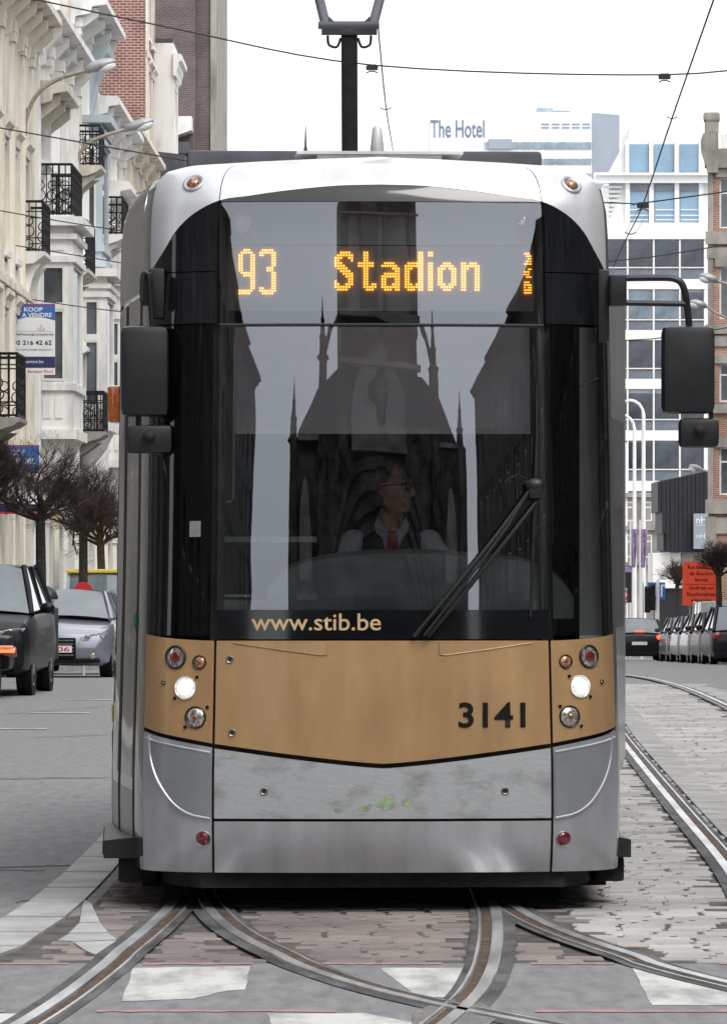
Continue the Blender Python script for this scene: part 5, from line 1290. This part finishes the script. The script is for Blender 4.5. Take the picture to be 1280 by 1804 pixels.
v_ = car('van', 'pale van with a yellow roof standing behind the left trees', 5.0, 1.95, 2.25, M['car_blue'], (wx(182, 124), 124, gz(124)), 0, style='van')
MB().bbox(-.92, .92, 1.1, 4.9, 2.2, 2.29, .04).build('yellow_roof_panel', M['yellow'], v_, True)
gR = 'dark cars parked in a row on the right'
# rear-facing: rear towards the camera, so turned by 180 degrees with the rear at the given distance
def rear(name, label, pxl, Y, W, H, paint, tail='tail', L=4.3, style='hatch', group=None, suv=False, rz=0):
    x = wx(pxl, Y) + W/2
    return car(name, label, L, W, H, paint, (x, Y+L, gz(Y+L/2)), math.pi+rz, style, tail, None, group, suv=suv)
rear('car', 'black hatchback driving away beside the tram with brake lights lit', 1081, 182, 1.74, 1.46, M['car_black'], 'tail_on')
for k, (px, Y, pt, h, d) in enumerate(((1170, 173, 'car_grey', 1.47, 'farthest of the dark cars parked on the right, next to the braking car'),
        (1189, 166.5, 'car_navy', 1.48, 'second farthest of the dark cars parked in the right row'), (1207, 160, 'car_grey', 1.5, 'middle car of the dark row parked on the right'),
        (1227, 153.5, 'car_wine', 1.52, 'second nearest of the dark cars parked in the right row'), (1247, 147, 'car_black', 1.62, 'nearest dark car of the right row, cut by the picture edge'))):
    rear('parked_car', d, px, Y, 1.76, h, M[pt], group=gR, rz=R(1.2))
rear('van', 'white van behind the row of dark cars under the orange sign', 1228, 180, 1.95, 2.05, M['car_white'], L=4.8, style='van')

# scooter cut by the left edge
sc_ = thing('scooter', 'scooter with an orange mudguard cut off by the left picture edge', 'scooter', (wx(-8, 68.2), 68.2, 0))
w_ = MB(); w_.lathe((-.06, 0, .30), (1, 0, 0), [(0, .22), (.02, .29), (.06, .30), (.10, .29), (.12, .22)], 24); w_ = w_.build('wheel', M['tyre'], sc_, True)
MB().lathe((-.03, 0, .30), (1, 0, 0), [(0, .2), (.07, .2), (.08, .17), (.07, .05)], 20).build('rim', M['steel'], w_, True)
m = MB()
for k in range(8):
    t0, t1 = math.pi*(.30+.06*k), math.pi*(.30+.06*(k+1)); m.add([(x, -math.cos(t)*.36, .30+math.sin(t)*.36) for t in (t0, t1) for x in (-.10, .26)], [(0, 1, 3, 2)])
m.build('mudguard', M['orange_lens'], sc_)
m = MB(); m.bbox(-.2, .24, -.12, .1, .58, .68, .03); m.build('lamp_cluster', M['orange_lens'], sc_, True)
MB().tube([(-.02, .05, .35), (-.02, .2, .8), (-.02, .3, 1.05)], .03, 8).build('fork', M['steel'], sc_, True)
m = MB(); m.bbox(-.22, .18, .25, 1.4, .35, .8, .1); m.build('body', M['car_black'], sc_, True)

# litter bin with hood
Yb = 80.0
bn = thing('litter_bin', 'dark green hooded litter bin between the two left cars', 'bin', cl(82, Yb))
k_ = Yb/F
MB().lathe((0, 0, (HY-1052)*k_+EYE), (0, 0, 1), [(0, .17), (.03, .175), (.10, .15), (.17, .09), (.20, .02)], 18).build('hood', M['bin_green'], bn, True)
MB().cyl((0, 0, 0), (0, 0, 1.42), .028).build('post', M['bin_green'], bn, True)
MB().bbox(-.16, .17, -.14, .14, .35, (HY-1066)*k_+EYE, .03).build('bin_body', M['bin_green'], bn, True)
link('lettering', text_mesh('34', M['lightgrey'], .16, .22), bn, (-.05, -.145, .68))
# round red sign back
Ys = 93.0
rs = thing('road_sign', 'red round road sign showing above the silver-blue car', 'sign', cl(147, Ys))
MB().cyl((0, .03, 0), (0, .03, 1.6), .03).build('post', M['lightgrey'], rs); MB().lathe((0, 0, wz(1042, Ys)-gz(Ys)), (0, -1, 0), [(0, .165), (.02, .165), (.021, .14)], 24).build('disc', M['sign_red'], rs, True)
MB().box(-.11, .11, -.03, -.022, wz(1045, Ys)-gz(Ys), wz(1041, Ys)-gz(Ys)).build('bar', M['sign_white'], rs)

# ================================================================== street lamps on the houses
def wall_lamp(label, pts, Y, hx0, hy0, hl):
    r_ = thing('street_lamp', label, 'street lamp', (wx(pts[0][0], Y), Y, wz(pts[0][1], Y)), 0, 'arched lamps fixed to the house fronts')
    o = Vector(r_.location); P = smooth_path([Vector((wx(a, Y), Y, wz(b, Y)))-o for a, b in pts], 6)
    MB().tube(P, .045, 8).build('arm', M['lamppole'], r_, True)
    b = P[len(P)//3]; MB().tube([b, b+Vector((-.35 if hl > 0 else .35, 0, -.06))], .035, 8).build('wall_bracket', M['lamppole'], r_)
    e = P[-1]; L = hl*Y/F; d = Vector((L, 0, abs(L)*.30)).normalized(); RX = Matrix.Rotation(-math.atan2(d.z, d.x), 3, 'Y'); c = e+d*abs(L)*.5
    n_ = Vector((-d.z, 0, d.x)); n_ = n_ if n_.z > 0 else -n_
    m = MB(); m.ell(c+n_*.02, abs(L)*.52, .14, .13, 16, 10, RX); m.ell(e+d*abs(L)*.12, abs(L)*.16, .07, .08, 10, 7, RX); m.build('lamp_head', M['lampgrey'], r_, True)
    MB().ell(c+d*abs(L)*.16-n_*.05, abs(L)*.32, .12, .13, 14, 9, RX).build('lamp_bowl', M['lampglass'], r_, True)
wall_lamp('grey street lamp on a curved arm, highest and nearest on the left houses', [(44, 238), (47, 205), (66, 165), (100, 140), (150, 124)], 118, 150, 124, 56)
wall_lamp('second street lamp on a curved arm below the first on the left houses', [(131, 312), (134, 285), (152, 255), (180, 240), (218, 228)], 134.6, 218, 228, 54)
wall_lamp('third street lamp arm half hidden behind the tram on the left', [(189, 400), (193, 375), (208, 355), (235, 342), (262, 333)], 153, 262, 333, 48)
wall_lamp('street lamp at the right edge above the right mirror', [(1300, 520), (1298, 515), (1290, 505), (1280, 500), (1264, 495)], 165, 1264, 495, -34)
wall_lamp('lower street lamp reaching in from the right beside the mirror arm', [(1300, 572), (1290, 566), (1275, 558), (1262, 552), (1244, 540)], 185, 1244, 540, -30)
wall_lamp('small far street lamp right of the office block', [(1262, 838), (1256, 834), (1250, 832), (1244, 830), (1236, 828)], 235, 1236, 828, -24)
# tall white curved posts in front of the office block
for (px, top, bot, Y, lb) in ((1133, 705, 1120, 250, 'nearest tall white hooked lamp post before the office block'), (1117, 730, 1120, 275, 'middle tall white hooked lamp post before the office block'), (1102, 765, 1120, 300, 'farthest tall white hooked lamp post before the office block')):
    r_ = thing('lamp_post', lb, 'lamp post', (wx(px, Y), Y, gz(Y)), 0, 'white hooked lamp posts'); zt = wz(top, Y)-gz(Y); k = Y/F
    MB().tube([(0, 0, 0), (0, 0, zt*.5), (0, 0, zt-26*k)] + [(-(1-math.cos(t))*24*k, 0, zt-26*k+math.sin(t)*26*k) for t in (.4, .8, 1.2, 1.57)] + [(-46*k, 0, zt-6*k)], [.12, .10, .085] + [.07]*5, 8).build('pole', M['white_pole'], r_, True)
    MB().ell((-50*k, 0, zt-7*k), .45, .15, .08).build('lamp_head', M['lampgrey'], r_, True)

# ================================================================== sale boards and signs
def sale_board(label, Y, x0, x1, y0, y1, full=True):
    r_ = thing('sale_board', label, 'sign', (wx(x0, Y), Y, wz(y1, Y)), 0, 'blue and white sale boards'); k = Y/F; W_, H_ = (x1-x0)*k, (y1-y0)*k
    MB().box(0, W_, 0, .04, 0, H_).build('board', M['sign_white'], r_)
    top = .20 if full else .40
    A = [(0, H_), (W_, H_), (W_, H_*(1-top-.02))] + [(W_*(1-t/8), H_*(1-top-.02)+math.sin(t/8*math.pi)*H_*.055) for t in range(1, 8)] + [(0, H_*(1-top-.02))]
    MB().prism(A, lambda a, b: (a, -.006, b), lambda a, b: (a, -.001, b)).build('blue_header', M['sign_blue'], r_)
    MB().box(0, W_, -.008, -.002, H_+.0, H_+.025).build('red_edge', M['sign_red'], r_)
    def t(body, u, v, w_, h, mt, bold=0): link('lettering', text_mesh(body, M[mt], W_*w_, H_*h, bold=bold), r_, (W_*u, -.010, H_*v))
    if full:
        t('TE KOOP', .02, .905, .68, .062, 'sign_white', .02); t('A VENDRE', .20, .825, .72, .062, 'sign_white', .02)
        t('TheHousingCompany.be', -.0, .555, .97, .045, 'ink'); t('02 216 42 62', .0, .43, .92, .062, 'ink', .008); t('www.thehousingcompany.be', .0, .345, .92, .028, 'ink')
        sk = MB()
        for a, b, h in ((.58, .63, .05), (.64, .69, .09), (.70, .75, .045)): sk.box(W_*a, W_*b, -.005, -.002, H_*.63, H_*(.63+h))
        sk.box(0, W_*.95, -.005, -.002, H_*.625, H_*.628); sk.build('skyline_drawing', M['lightgrey'], r_)
        MB().box(0, W_, -.006, -.001, H_*.10, H_*.26).build('navy_band', M['sign_navy'], r_)
        t('immoview.be', .12, .165, .6, .05, 'sign_white'); t('+ Bureaux 90m2', .25, .03, .7, .04, 'sign_red', .01)
    else:
        t('TE KOOP', .05, .86, .62, .085, 'sign_white', .02); t('A VENDRE', .25, .73, .65, .085, 'sign_white', .02)
        MB().box(0, W_, -.006, -.001, 0, H_*.12).build('navy_band', M['sign_navy'], r_)
        MB().box(0, W_, -.007, -.001, -H_*.03, -.002).build('red_edge', M['sign_red'], r_)
    MB().box(-.05, W_*.2, .041, .10, H_*.3, H_*.34).build('wall_strut', M['steel'], r_)
sale_board('upper blue and white sale board hanging before the white bay window', 116.2, 24, 97, 537, 660)
sale_board('lower sale board behind the bare tree at the left edge', 111.0, -8, 69, 786, 902, False)

def road_board():
    Y = 196.0; k = Y/F; r_ = thing('road_works_sign', 'orange road closure board with black text above the parked cars', 'sign', (wx(1202, Y), Y, gz(Y))); W_ = 66*k; z0, z1 = wz(1067, Y)-gz(Y), wz(990, Y)-gz(Y)
    MB().box(0, W_, 0, .05, z0, z1).build('board', M['sign_orange'], r_); H_ = z1-z0
    for i, (tx, w_) in enumerate((('Rue Godefroid', .72), ('de Bouillon', .62), ('fermée', .36), ('Godfried van', .66), ('Bouillonstraat', .76), ('afgesloten', .55))):
        link('lettering', text_mesh(tx, M['ink'], W_*w_, H_*.085, bold=.008), r_, (W_*(.5-w_/2), -.008, z1-H_*(.16+.145*i+(.04 if i > 2 else 0))))
    MB().box(W_*.06, W_*.94, -.006, -.001, z0+H_*.485, z0+H_*.495).build('rule', M['ink'], r_)
    for u in (.2, .8): MB().cyl((W_*u, .08, 0), (W_*u, .08, z1), .03).build('post', M['steel'], r_)
road_board()
Yq = 205.0
def small_sign(label, px0, px1, py0, py1, mat, Y, extra=None, cat_='sign', name='road_sign'):
    r_ = thing(name, label, cat_, (wx((px0+px1)/2, Y), Y, gz(Y))); k = Y/F; W_ = (px1-px0)*k; z0, z1 = wz(py1, Y)-gz(Y), wz(py0, Y)-gz(Y)
    MB().cyl((0, .06, 0), (0, .06, z1), .04).build('post', M['lightgrey'], r_); MB().box(-W_/2, W_/2, 0, .04, z0, z1).build('board', M[mat], r_)
    if extra: extra(r_, W_, z0, z1)
    return r_
def lanes(r_, W_, z0, z1):
    for u in (-.3, .0, .3):
        MB().box(W_*u-.03, W_*u+.03, -.012, -.002, z0+.1, z1-.15).build('lane_arrow', M['sign_white'], r_); MB().box(W_*u-.03, W_*u+.12, -.012, -.003, z1-.148, z1-.09).build('lane_arrow', M['sign_white'], r_)
small_sign('blue lane sign with white arrows beside the traffic lights', 1140, 1171, 1026, 1056, 'sign_blue', Yq, lanes)
def roundel(r_, W_, z0, z1):
    c = (0, -.005, (z0+z1)/2); MB().lathe(c, (0, -1, 0), [(0, W_*.62), (.02, W_*.62), (.021, W_*.5)], 24).build('red_ring', M['sign_red'], r_); MB().lathe((0, -.03, c[2]), (0, -1, 0), [(0, W_*.46), (.006, W_*.46)], 24).build('white_disc', M['sign_white'], r_)
    MB().box(-.09, .03, -.045, -.038, c[2]-.12, c[2]+.02).build('symbol', M['ink'], r_)
small_sign('round red-rimmed prohibition sign just right of the tram', 1087, 1104, 1036, 1060, 'lightgrey', 200, roundel)
small_sign('black advertising panel with a purple top close to the tram side', 1092, 1112, 997, 1062, 'charcoal', 215, lambda r_, W_, z0, z1: MB().box(-W_/2, W_/2, -.01, -.001, z1-.25, z1-.02).build('purple_header', M['purple'], r_), 'panel', 'advertising_panel')
for (px, lb) in ((1131, 'left of the two traffic lights near the blue lane sign'), (1158, 'right of the two traffic lights near the blue lane sign')):
    Y = 203.0; r_ = thing('traffic_light', lb, 'traffic light', (wx(px, Y), Y, gz(Y)), 0, 'traffic lights at the junction'); zt = wz(1022 if px > 1140 else 1026, Y)-gz(Y)
    MB().cyl((0, 0, 0), (0, 0, zt), .07, .06, 10).build('post', M['sign_white'], r_, True); MB().bbox(-.30 if px > 1140 else .08, -.08 if px > 1140 else .30, -.1, .1, zt-1.15, zt-.15, .03).build('housing', M['black_matt'], r_, True)
    for q in range(3): c = (-.19 if px > 1140 else .19, -.1, zt-.32-q*.33); MB().lathe(c, (0, -1, 0), [(0, .09), (.12, .10), (.12, .09), (.02, .085)], 12).build('lens_hood', M['black_matt'], r_)
    for zz in (.4, 1.0): MB().cyl((0, 0, zz), (0, 0, zz+.3), .073, n=10).build('red_band', M['sign_red'], r_)
for (px, lb) in ((1110, 'purple banner left on a pole before the stone building'), (1127, 'purple banner right on a pole before the stone building')):
    Y = 240.0; r_ = thing('banner', lb, 'banner', (wx(px, Y), Y, gz(Y)), 0, 'purple banners'); z0, z1 = wz(1000, Y)-gz(Y), wz(932, Y)-gz(Y)
    MB().cyl((0, 0, 0), (0, 0, z1+.4), .04).build('pole', M['white_pole'], r_)
    MB().grid(lambda u, v: (.05+.28*u*(.6+.4*v), .06*math.sin(u*9+v*4), z0+(z1-z0)*v), 10, 10).build('cloth', M['purple'], r_, True)

# ================================================================== bare pollard trees
def make_tree(name, label, loc, H, spread, seed, group, flat=1.0, dens=1.0):
    rr = random.Random(seed); r_ = thing(name, label, 'tree', loc, rr.uniform(0, 6), group)
    th_ = H*.64; tr = MB()
    P = [(0, 0, -.1), (rr.uniform(-.04, .04), 0, th_*.5), (rr.uniform(-.06, .06), rr.uniform(-.05, .05), th_)]
    tr.tube(smooth_path(P, 4), [.12-.03*i/8 for i in range(9)], 9); tw = MB()
    top = Vector(P[-1])
    def grow(p, d, L, r0, depth):
        q = p+d*L*.5+Vector((rr.uniform(-.06, .06), rr.uniform(-.06, .06), rr.uniform(-.02, .05)))*L; e = p+d*L
        (tr if depth == 0 else tw).tube([p, q, e], [r0, r0*.8, r0*.62], 6 if depth < 2 else 3, False)
        if depth >= 5: return
        n = {0: 4, 1: 4, 2: 4, 3: 3, 4: 4}[depth]
        for k in range(n):
            v = (d*1.0+Vector((rr.gauss(0, .62), rr.gauss(0, .62), rr.gauss(.26, .42)*flat))).normalized()
            st = p+(e-p)*rr.uniform(.45, 1); grow(st, v, L*rr.uniform(.55, .85), r0*.52, depth+1)
    n0 = int(10*dens)
    for k in range(n0):
        a = 2*math.pi*k/n0+rr.uniform(-.3, .3); el = rr.uniform(.25, 1.5)
        grow(top-Vector((0, 0, rr.uniform(0, .15))), Vector((math.cos(a)*math.cos(el), math.sin(a)*math.cos(el), math.sin(el))), spread*.40*rr.uniform(.8, 1.1), .046, 0)
    tr.build('trunk', M['bark'], r_, True); tw.build('crown', M['twig'], r_)
    return r_
gT = 'bare trees along the left pavement'
make_tree('bare_tree', 'bare pollarded tree with the thickest trunk, nearest on the left', cl(72, 102), 4.7, 1.55, 3, gT)
make_tree('bare_tree', 'second bare pollarded tree, before the pale house wall', cl(148, 115), 4.7, 1.55, 5, gT)
make_tree('bare_tree', 'third bare pollarded tree, next to the tram side', cl(179, 127), 4.7, 1.5, 8, gT)
make_tree('bare_tree', 'bare twiggy tree at the left picture edge before the sale board', cl(-14, 94), 4.6, 1.5, 11, gT)
make_tree('bare_tree', 'bare tree over the parked cars on the right', cl(1268, 172), 4.4, 1.25, 17, 'bare trees on the right')
make_tree('bare_tree', 'thin bare tree left of the orange board on the right', cl(1192, 215), 4.6, 1.2, 21, 'bare trees on the right')

# ================================================================== overhead wires
def wire(label, pts, r=.012, n=6, sag=True):
    P = [Vector((wx(a, Y), Y, wz(b, Y))) for a, b, Y in pts]; o = MB().tube(smooth_path(P, n), r, 5).build('overhead_wire', M['wire'])
    return tag(o, label, 'wire', 'overhead tram wires')
wire('span wire crossing the top of the picture above the pantograph', [(-60, -28, 62), (300, 48, 62), (655, 114, 62), (1170, 131, 62), (1400, 104, 62)], .010)
wire('span wire ending in the hanger right of the tram roof', [(-60, 214, 80), (330, 283, 80), (700, 345, 80), (1085, 357, 80), (1132, 357, 80), (1400, 320, 80)], .011)
wire('lower span wire on the left under the iron balcony, third from the top', [(-60, 360, 100), (220, 407, 100), (700, 470, 100), (1085, 459, 100), (1400, 408, 100)], .011)
wire('fourth wire from the top on the left, above the sale board', [(-60, 418, 115), (210, 462, 115), (700, 545, 115), (1085, 600, 115), (1420, 548, 115)], .012)
wire('lowest wire on the left starting at the upper sale board', [(20, 521, 119), (205, 548, 119), (700, 600, 119)], .012)
wire('contact wire rising from behind the tram roof to the pantograph', [(664, 20, 45), (668, 70, 52), (680, 190, 62), (692, 264, 80)], .008)
wire('contact wire of the other track slanting up to the top right', [(1270, -40, 50), (1183, 208, 62), (1131, 362, 80), (1100, 425, 98), (1080, 470, 125)], .010)
def hanger(label, px, py, Y, px2, py2):
    k = Y/F; r_ = thing('wire_hanger', label, 'hanger', (wx(px, Y), Y, wz(py, Y)), 0, 'overhead wire hangers')
    MB().prism([(-10*k, 0), (10*k, 0), (11*k, 6*k), (7*k, 10*k), (-7*k, 10*k), (-11*k, 6*k)], lambda a, b: (a, -.03, b-4*k), lambda a, b: (a, .03, b-4*k)).build('insulator', M['wire'], r_)
    MB().tube([(-10*k, 0, -9*k), (-4*k, 0, -6*k), (4*k, 0, -6*k), (10*k, 0, -9*k)], 1.2*k, 5).build('yoke', M['wire'], r_)
    dx, dz = (px2-px)*k, (py-py2)*k
    for sg in (-1, 1): MB().tube([(sg*10*k, 0, -9*k), (dx+sg*9*k, 0, dz+2*k)], .35*k, 4).build('dropper', M['wire'], r_)
    MB().tube([(dx-10*k, 0, dz+3*k), (dx-3*k, 0, dz), (dx+3*k, 0, dz), (dx+10*k, 0, dz+3*k)], 1.0*k, 5).build('clamp', M['wire'], r_)
hanger('wire hanger above the tram roof right of the pantograph', 655, 119, 62, 679, 192)
hanger('wire hanger high on the right in the white sky', 1170, 135, 62, 1183, 208)
hanger('wire hanger before the office windows beside the tram roof corner', 1132, 362, 80, 1110, 412)
